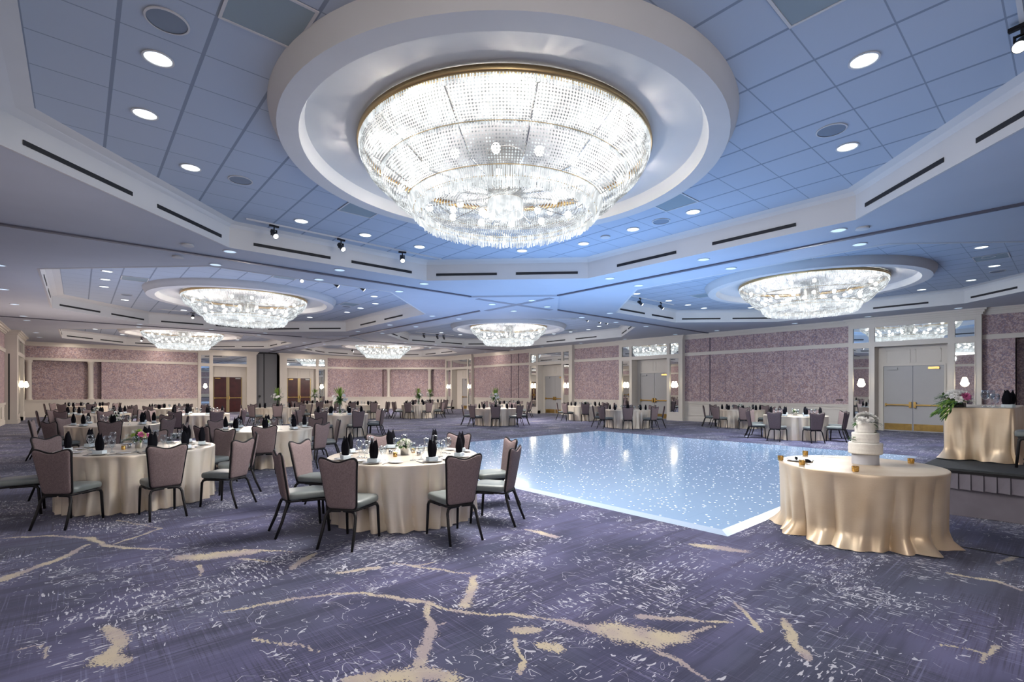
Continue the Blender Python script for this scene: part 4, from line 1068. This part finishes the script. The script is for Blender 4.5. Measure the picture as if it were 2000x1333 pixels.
for ti, (px, Y, phase, desc, flw, lvl) in enumerate(TABLES):
    cx, cy = W(px, Y); view = atan2(-cy, -cx)       # direction from the table towards the camera
    o = clothA[ti % 3] if not ca_used[ti % 3] else clothA[ti % 3].copy()
    if ca_used[ti % 3]: COL.objects.link(o)
    ca_used[ti % 3] = True
    o.location = (cx, cy, 0); o.rotation_euler = (0, 0, ti * 1.3); o['label'] = 'champagne satin cloth hanging to the carpet over ' + desc
    if isinstance(phase, str): angs = [radians(a) - TH for a in TA[phase]]
    else: angs = [view + radians(phase + 45 * k) for k in range(8)]
    rel = []
    for a in angs:
        d = math.degrees((a - view + 4 * pi) % (2 * pi)); rel.append(d)
    offs = sum(((d + 22.5) % 45) - 22.5 for d in rel) / 8
    table = S8 if abs(offs) < 11.5 and not isinstance(phase, str) else (S8b if not isinstance(phase, str) else None)
    order = sorted(range(8), key=lambda k: rel[k])
    names = {}
    for rank, k in enumerate(order):
        if isinstance(phase, str):
            idx = int(((rel[k] + 22.5) % 360) // 45); names[k] = S8[idx]
        elif table is S8: names[k] = S8[int(((rel[k] + 22.5) % 360) // 45)]
        else: names[k] = S8b[int((rel[k] % 360) // 45)]
    if len(set(names.values())) < 8:
        for rank, k in enumerate(order): names[k] = (S8 if min(rel[order[0]], 360 - rel[order[-1]]) < 11 else S8b)[rank]
    for k, a in enumerate(angs):
        j = rnd.uniform(-.05, .05); R_ = 1.215 + rnd.uniform(-.005, .04)
        if phase == 'T2' and k == 2: R_ = 1.42
        x, y = cx + R_ * cos(a), cy + R_ * sin(a)
        put_chair(x, y, a + pi / 2 + j, 'taupe banquet chair %s of %s' % (names[k], desc), 'chairs around ' + desc, lvl == 0)
        # place setting in front of this chair
        def at(r_, da=0.): b = a + da / r_; return cx + r_ * cos(b), cy + r_ * sin(b)
        g = desc; z = TZ + .001; face = a + pi / 2
        if lvl >= 1:
            x, y = at(.78); put('plate', x, y, z, 0, 'white dinner plate on ' + g, 'dinner plates on ' + g)
            x, y = at(.765); put('box', x, y, z + .013, face, 'pale blue favor box on a plate of ' + g, 'favor boxes on ' + g)
            put('napkin', x, y, z + .059, face + rnd.uniform(-.5, .5), 'black folded napkin standing up on ' + g, 'napkins on ' + g)
            x, y = at(.56, -.14); put('wine', x, y, z, 0, 'clear wine glass on ' + g, 'wine glasses on ' + g)
        else:
            x, y = at(.74); put('napkin', x, y, z, face + rnd.uniform(-.5, .5), 'black folded napkin standing up on ' + g, 'napkins on ' + g)
            x, y = at(.55, -.14); put('goblet', x, y, z, 0, 'clear water goblet on ' + g, 'water goblets on ' + g)
        if lvl == 2:
            x, y = at(.52, -.02); put('goblet', x, y, z, 0, 'clear water goblet on ' + g, 'water goblets on ' + g)
            x, y = at(.72, .24); put('bread', x, y, z, 0, 'small white bread plate on ' + g, 'bread plates on ' + g)
            x, y = at(.76, .145); put('fork', x, y, z, face, 'dark steel fork on ' + g, 'forks on ' + g)
            x, y = at(.76, -.145); put('knife', x, y, z, face, 'dark steel knife on ' + g, 'knives on ' + g)
    if flw:
        nm = {'pink': 'pink, green and white bouquet in silver cup', 'white': 'low white bouquet', 'green': 'small green and white posy', 'tall': 'tall green spires over white lilies'}[flw]
        put_flowers(flw, cx, cy, TZ + .001, ti * .9 + (2.0 if flw == 'pink' else 0), nm + ' on ' + desc)
        if lvl == 2:
            for q in range(4):
                a = 1.57 * q + .5; mbx = MB(); mbx.lathe([(.001, .002), (.022, 0), (.025, .005), (.026, .055), (.023, .055), (.022, .008), (.001, .008)], 16, (0, 0, 0))
                o = mbx.build('votive_cup', M['silver'] if q % 2 else M['mercury'], smooth=True, loc=(cx + .21 * cos(a), cy + .21 * sin(a), TZ + .001)); tag(o, '%s votive cup around the flowers on %s' % ('silver' if q % 2 else 'gold', desc), 'candle holder', 'votive cups on ' + desc + (' silver' if q % 2 else ' gold'))

# ---------------------------------------------------------------- cake table
CX, CY = 6.60, 1.63
ck = cloth_obj(cloth_mesh(.79, TZ, 12, 16, .15, .14, 400), 'satin2'); ck.location = (CX, CY, 0); ck.rotation_euler = (0, 0, .4)
tag(ck, 'champagne satin cloth pooling on the carpet under the wedding cake', 'tablecloth')
cake = thing('wedding_cake', 'white tiered wedding cake with blossoms on top and greenery at its sides', 'cake', (*W(1690, 5.62), TZ + .001))
mb = MB(); mb.lathe([(.001, 0), (.130, 0), (.130, .118), (.001, .118)], 40); sharp(mb.build('cake_stand', M['cakebase'], cake))
rr = random.Random(4)
for nm, r_, z0, z1 in (('bottom_tier', .163, .118, .243), ('middle_tier', .130, .243, .355), ('top_tier', .101, .355, .468)):
    mb = MB(); nn = 48; prof = [(.001, z0), (r_ - .004, z0), (r_, z0 + .004)] + [(r_ + .0015 * sin(k * 2.1), z0 + (z1 - z0) * k / 8) for k in range(1, 8)] + [(r_, z1 - .006), (r_ - .006, z1), (.001, z1)]
    mb.lathe(prof, nn); mb.v = [(x * (1 + .006 * sin(9 * atan2(y, x) + z * 60)), y * (1 + .006 * sin(7 * atan2(y, x) + z * 80)), z) for x, y, z in mb.v]; sharp(mb.build(nm, M['icing'], cake), 50)
mb = MB(); lf = MB()
for k in range(34):
    a = rr.uniform(0, 6.28); e = rr.uniform(.15, 1.5); d = Vector((cos(a) * cos(e), sin(a) * cos(e), sin(e))); blossom(mb, Vector((0, 0, .475)) + Vector((d.x * .095, d.y * .095, d.z * .075)), d, rr.uniform(.036, .052), 9, 3, rr)
for k in range(16):
    a = rr.uniform(0, 6.28); d = Vector((cos(a), sin(a), rr.uniform(-.3, .0))); leafquad(lf, (d.x * .06, d.y * .06, .475), d, rr.uniform(.07, .11), .025, rr.uniform(.1, .5))
for a0, zz, rr0 in ((radians(180) - TH, .26, .13), (radians(0) - TH, .22, .15), (radians(10) - TH, .15, .16), (radians(-60) - TH, .37, .10)):
    for k in range(12):
        a = a0 + rr.uniform(-.3, .3); d = Vector((cos(a), sin(a), rr.uniform(-.3, .8))); leafquad(lf, (cos(a) * rr0, sin(a) * rr0, zz + rr.uniform(-.03, .05)), d, rr.uniform(.04, .075), .016, .2)
mb.build('top_blossoms', M['petalw'], cake); lf.build('greenery', M['leaf'], cake)
for k, (x, y) in enumerate(((6.27, 2.33), (6.99, 2.30), (6.07, 2.03), (5.98, 1.50), (7.13, 1.25))):
    t = thing('votive_candle', ['gold glass votive candle at the dance floor end of the cake table', 'gold glass votive candle farthest back on the cake table', 'gold glass votive candle in front of the cake knives', 'gold glass votive candle nearest the camera on the cake table', 'gold glass votive candle right of the wedding cake'][k], 'candle', (x, y, TZ + .001))
    m2 = MB(); m2.lathe([(.001, .002), (.027, 0), (.031, .006), (.033, .055), (.030, .055), (.028, .008), (.001, .008)], 4 if False else 20); sharp(m2.build('glass_cup', M['mercury'], t))
    m2 = MB(); m2.lathe([(.001, .035), (.022, .035), (.022, .01)], 14); m2.tube([(0, 0, .035), (0, 0, .05)], [.006, .002], 6); m2.build('candle_flame', M['candle'], t)
t = thing('dessert_plate', 'oval white plate with black handled cake servers', 'plate', (6.40, 2.16, TZ + .001), -.9)
mb = MB(); mb.lathe([(.001, .006), (.11, .004), (.14, .012), (.142, .014), (.11, .008), (.001, .008)], 32); mb.build('plate_dish', M['white'], t, smooth=True)
for k, (dx, lab) in enumerate(((-.035, 'black handled cake knife on the plate'), (.035, 'black handled cake server on the plate'))):
    mb = MB(); mb.tube([(0, -.14, .018), (0, -.08, .022), (0, -.02, .018), (0, .0, .016)], [.012, .016, .014, .008], 10); mb.tube([(0, 0, .016), (0, .02, .016)], .006, 8)
    h = mb.build('cake_knife' if k == 0 else 'cake_server', M['blackcloth'], smooth=True); tag(h, lab, 'utensil'); h.location = (6.40 + dx * 2.0, 2.16 + dx * 2.0, TZ + .009); h.rotation_euler = (0, 0, -.85 - k * .35)
    mb = MB(); mb.add([(-.012, .02, .015), (.012, .02, .015), (.016 if k == 0 else .03, .10, .015), (0, .15, .015), (-.01 if k == 0 else -.03, .10, .015)], [(0, 1, 2, 3, 4)]); b = mb.build('blade', M['silver'], h)
lf = MB()
for k in range(34):
    a = rr.uniform(-.5, .5); x0 = rr.uniform(-.14, .12); d = Vector((cos(a), sin(a) * (1 if k % 2 else -1), rr.uniform(0, .35))); leafquad(lf, (x0, rr.uniform(-.02, .02), .012), d, rr.uniform(.035, .06), .014, .1)
o = lf.build('greenery_sprig', M['leaf'], loc=(6.98, 2.06, TZ + .001)); o.rotation_euler = (0, 0, -TH + .1); tag(o, 'loose sprig of greenery lying behind the cake knives', 'greenery')

# ---------------------------------------------------------------- head table on the stage
def rect_cloth(x0, x1, y0, y1, z0, z1):
    r = random.Random(8); mb = MB(); rad = .05; pts = []
    per = []
    for (ax, ay, bx, by) in ((x0, y0, x1, y0), (x1, y0, x1, y1), (x1, y1, x0, y1), (x0, y1, x0, y0)):
        n = int(math.hypot(bx - ax, by - ay) / .012)
        for k in range(n): per.append((ax + (bx - ax) * k / n, ay + (by - ay) * k / n))
    mx, my = (x0 + x1) / 2, (y0 + y1) / 2; hx, hy = (x1 - x0) / 2, (y1 - y0) / 2
    def rnd_corner(x, y):
        dx, dy = x - mx, y - my; ex, ey = max(0, abs(dx) - (hx - rad)), max(0, abs(dy) - (hy - rad)); L = math.hypot(ex, ey)
        nx, ny = (ex / L * (1 if dx > 0 else -1), ey / L * (1 if dy > 0 else -1)) if L > 1e-6 else (0, 0)
        if L > rad: dx -= nx * (L - rad); dy -= ny * (L - rad)
        return mx + dx, my + dy, nx, ny
    N = len(per); V = []; s = 0; rows = 22; seg = []
    for i, (x, y) in enumerate(per): seg.append((*rnd_corner(x, y), i * .012))
    for q in (.0, .5, .97): 
        for x, y, nx, ny, s in seg: V.append((mx + (x - mx) * max(q, .001), my + (y - my) * max(q, .001), z1))
    for j in range(rows + 1):
        q = j / rows
        for x, y, nx, ny, s in seg:
            s2 = s + .06 * q * sin(s * 5 + 1); f = sin(s2 * 2 * pi / .24 + .9 * sin(s2 * 4.1)) * .6 + .4 * sin(s2 * 2 * pi / .41 + 2)
            amp = .040 * q ** .8; pool = .10 * max(0, (q - .78) / .22) ** 1.4 * (.4 + .6 * sin(s2 * 9))
            V.append((x + nx * (amp * f + pool + .01), y + ny * (amp * f + pool + .01), max(z0 + .006, z1 - .008 - (z1 - z0 - .012) * q + (.02 * max(0, q - .85) * abs(sin(s * 13)) * 4))))
    F = [(j * N + k, j * N + (k + 1) % N, (j + 1) * N + (k + 1) % N, (j + 1) * N + k) for j in range(rows + 3) for k in range(N)]
    mb.add(V, F); return mb
SZ = .60; HZ = SZ + .755
o = rect_cloth(9.42, 11.3, .56, 1.26, SZ, HZ).build('tablecloth', M['satin2']); sharp(o, 70); tag(o, 'champagne satin cloth pooling on the black stage under the flowers', 'tablecloth')
put_chair(9.15, .28, .05, 'banquet chair standing on the black stage', 'chair on the stage', False).location = (9.14, .28, SZ + .012)
r = random.Random(21)
t = thing('head_table_flowers', 'wide spray of white and pink flowers trailing greenery over the stage table end', 'flowers', (9.50, 1.12, HZ + .001)); t.scale = (1.12, 1.12, 1.12)
lf = MB(); lg = MB(); wb = MB(); pb = MB()
for k in range(170):
    a = r.uniform(0, 6.28); u = r.uniform(0, 1); d = Vector((cos(a), sin(a), r.uniform(-.05, .5))); p = Vector((r.uniform(-.16, .08), r.uniform(-.06, .16), r.uniform(.03, .15)))
    leafquad(lf if k % 3 else lg, p, d, r.uniform(.07, .14), .028, r.uniform(.1, .5))
for k in range(90):   # trailing over the table end, towards the open room
    u = r.uniform(0, 1); p = Vector((-.14 - .16 * u + r.uniform(-.02, .02), .02 + .10 * u + r.uniform(-.07, .07), .09 - .19 * u * u)); d = Vector((-1, .5 + r.uniform(-.6, .6), -.5 * u + .1)); leafquad(lg if k % 2 else lf, p, d, r.uniform(.08, .14), .022, .35)
for k in range(34):
    a = r.uniform(0, 6.28); e = r.uniform(.2, 1.5); d = Vector((cos(a) * cos(e), sin(a) * cos(e), sin(e))); blossom(wb, Vector((-.02 + d.x * .19, .02 + d.y * .12, .10 + d.z * .10)), d, r.uniform(.03, .045), 7, 3, r)
n = Vector((-.66, -.35, .35)); blossom(pb, (-.12, -.08, .13), n, .062, 12, 3, r)
blossom(wb, (-.19, -.02, .10), n, .055, 8, 3, r); blossom(wb, (.0, -.10, .10), n, .05, 8, 3, r)
lf.build('dark_foliage', M['leaf'], t); lg.build('light_foliage', M['leafl'], t); wb.build('white_blossoms', M['petalw'], t); pb.build('pink_daisy', M['petalp'], t)
mb = MB(); mb.box(-.14, .10, -.06, .06, 0, .05); mb.build('flower_tray', M['black'], t)
for k, (x, y, kind) in enumerate(((9.56, .85, 'wine'), (9.68, .80, 'wine'), (9.58, .75, 'goblet'))):
    o = put(kind, x, y, HZ + .001, 0, ['clear wine glass nearest the stage flowers', 'clear wine glass second from the stage flowers', 'clear goblet beside the black napkins on the stage table'][k], 'glasses on the stage table'); o.scale = (1.12,) * 3
for k, (x, y) in enumerate(((9.56, .635), (9.71, .615))):
    put('box', x, y, HZ + .001, .3, 'pale blue box under the %s black napkin on the stage table' % ('first', 'second')[k], 'boxes on the stage table')
    o = put('napkin', x, y, HZ + .047, .6 + k, '%s black napkin from the flowers on the stage table' % ('first', 'second')[k], 'napkins on the stage table'); o.scale = (.95, 1.1, .9)
# unused prototypes would float below; every one above has been placed
for k, (src, u) in PR.items():
    if not u: bpy.data.objects.remove(src)

# ---------------------------------------------------------------- light
def lamp(kind, loc, e, col=(1, 1, 1), size=.3, rot=(0, 0, 0), spec=1., name='lamp', spread=None):
    l = bpy.data.lights.new(name, kind); l.energy = e; l.color = col; l.specular_factor = spec
    if kind == 'AREA':
        l.shape = 'DISK'; l.size = size
        if spread: l.spread = spread
    else: l.shadow_soft_size = size
    o = bpy.data.objects.new(name, l); COL.objects.link(o); o.location = loc; o.rotation_euler = rot; return o
for k, (x, y) in enumerate(CH):
    warm = [(1, .95, .9), (1, .9, .82), (1, .86, .76), (.95, .97, 1), (1, .94, .88), (1, .88, .8)][k]
    lamp('AREA', (x, y, 3.90), [330, 380, 480, 330, 380, 480][k], warm, 2.2, (0, 0, 0), .5, 'chandelier_downlight'); lamp('POINT', (x, y, 3.6), [120, 180, 260, 230, 260, 270][k], warm, .16, spec=.3, name='chandelier_body')
    lamp('POINT', (x, y, 4.45), 8, (1, .95, .88), .3, name='chandelier_core')
    n = 8 if k == 0 else 3
    for q in range(n):
        a = (q + .3) * 2 * pi / n; lamp('POINT', (x + 1.74 * cos(a), y + 1.74 * sin(a), 4.63), (190 if k == 0 else 100) / n, (1, .93, .82), .03, name='chandelier_glow')
for x, y, e in ((22.6, 28.4, 34), (20.2, 36.3, 34), (-.4, 39.4, 34), (4.0, 39.4, 34), (8.1, 39.2, 26), (13.1, 39.2, 26), (16.6, 38.9, 34), (-1.7, 30.0, 28), (-1.7, 20., 28)):
    lamp('AREA', (x, y, 4.38), e * .5, (1, .87, .74), 1.2, (0, 0, 0), .5, 'wall_washer')
# soft added fill on the ceiling, without fixtures: blue over the dance floor, neutral to warm towards the left and the far end
for x, y, e, c, sz in ((10.5, 7.5, 230, (.29, .53, 1.), 7), (4.5, 6.5, 30, (.42, .60, 1.), 5), (9, 14, 130, (.36, .56, 1.), 6), (17, 7, 120, (.36, .60, 1.), 6), (6.5, 1.5, 25, (.45, .62, 1.), 4),
                   (3, 18, 130, (.75, .80, 1.), 7), (16, 18, 150, (.62, .74, 1.), 7), (4, 32, 160, (1, .84, .74), 8), (16, 31, 160, (1, .88, .80), 8), (-.5, 9, 15, (.95, .85, .85), 3), (-.5, 24, 60, (1, .84, .76), 4)):
    lamp('AREA', (x, y, 1.72), e, c, sz, (pi, 0, 0), 0., 'ceiling_fill')
lamp('AREA', (-1.0, -1.6, 3.4), 200, (1, .95, .92), 2.5, (radians(68), 0, -radians(48)), .3, 'fill_light')
w = bpy.data.worlds.new('World'); SC.world = w; w.use_nodes = True
w.node_tree.nodes['Background'].inputs[0].default_value = (.5, .55, .7, 1); w.node_tree.nodes['Background'].inputs[1].default_value = .3

# ---------------------------------------------------------------- camera
cam = bpy.data.cameras.new('camera'); co = bpy.data.objects.new('camera', cam); COL.objects.link(co); SC.camera = co
co.location = (0, 0, 1.6); co.rotation_euler = (pi / 2, 0, -TH)
cam.sensor_width = 36; cam.lens = 36 * 966.5 / 2000; cam.shift_x = -5.3 / 2000; cam.shift_y = 95.5 / 2000; cam.clip_end = 200; cam.clip_start = .05
SC.cycles.use_denoising = True; SC.cycles.use_light_tree = False
SC.cycles.max_bounces = 6; SC.cycles.diffuse_bounces = 2; SC.cycles.glossy_bounces = 4; SC.cycles.transmission_bounces = 4; SC.cycles.transparent_max_bounces = 10
SC.cycles.caustics_reflective = False; SC.cycles.caustics_refractive = False
SC.cycles.sample_clamp_indirect = 4; SC.cycles.use_adaptive_sampling = True; SC.cycles.adaptive_threshold = .05
SC.view_settings.view_transform = 'Standard'; SC.view_settings.look = 'None'; SC.view_settings.exposure = 0.
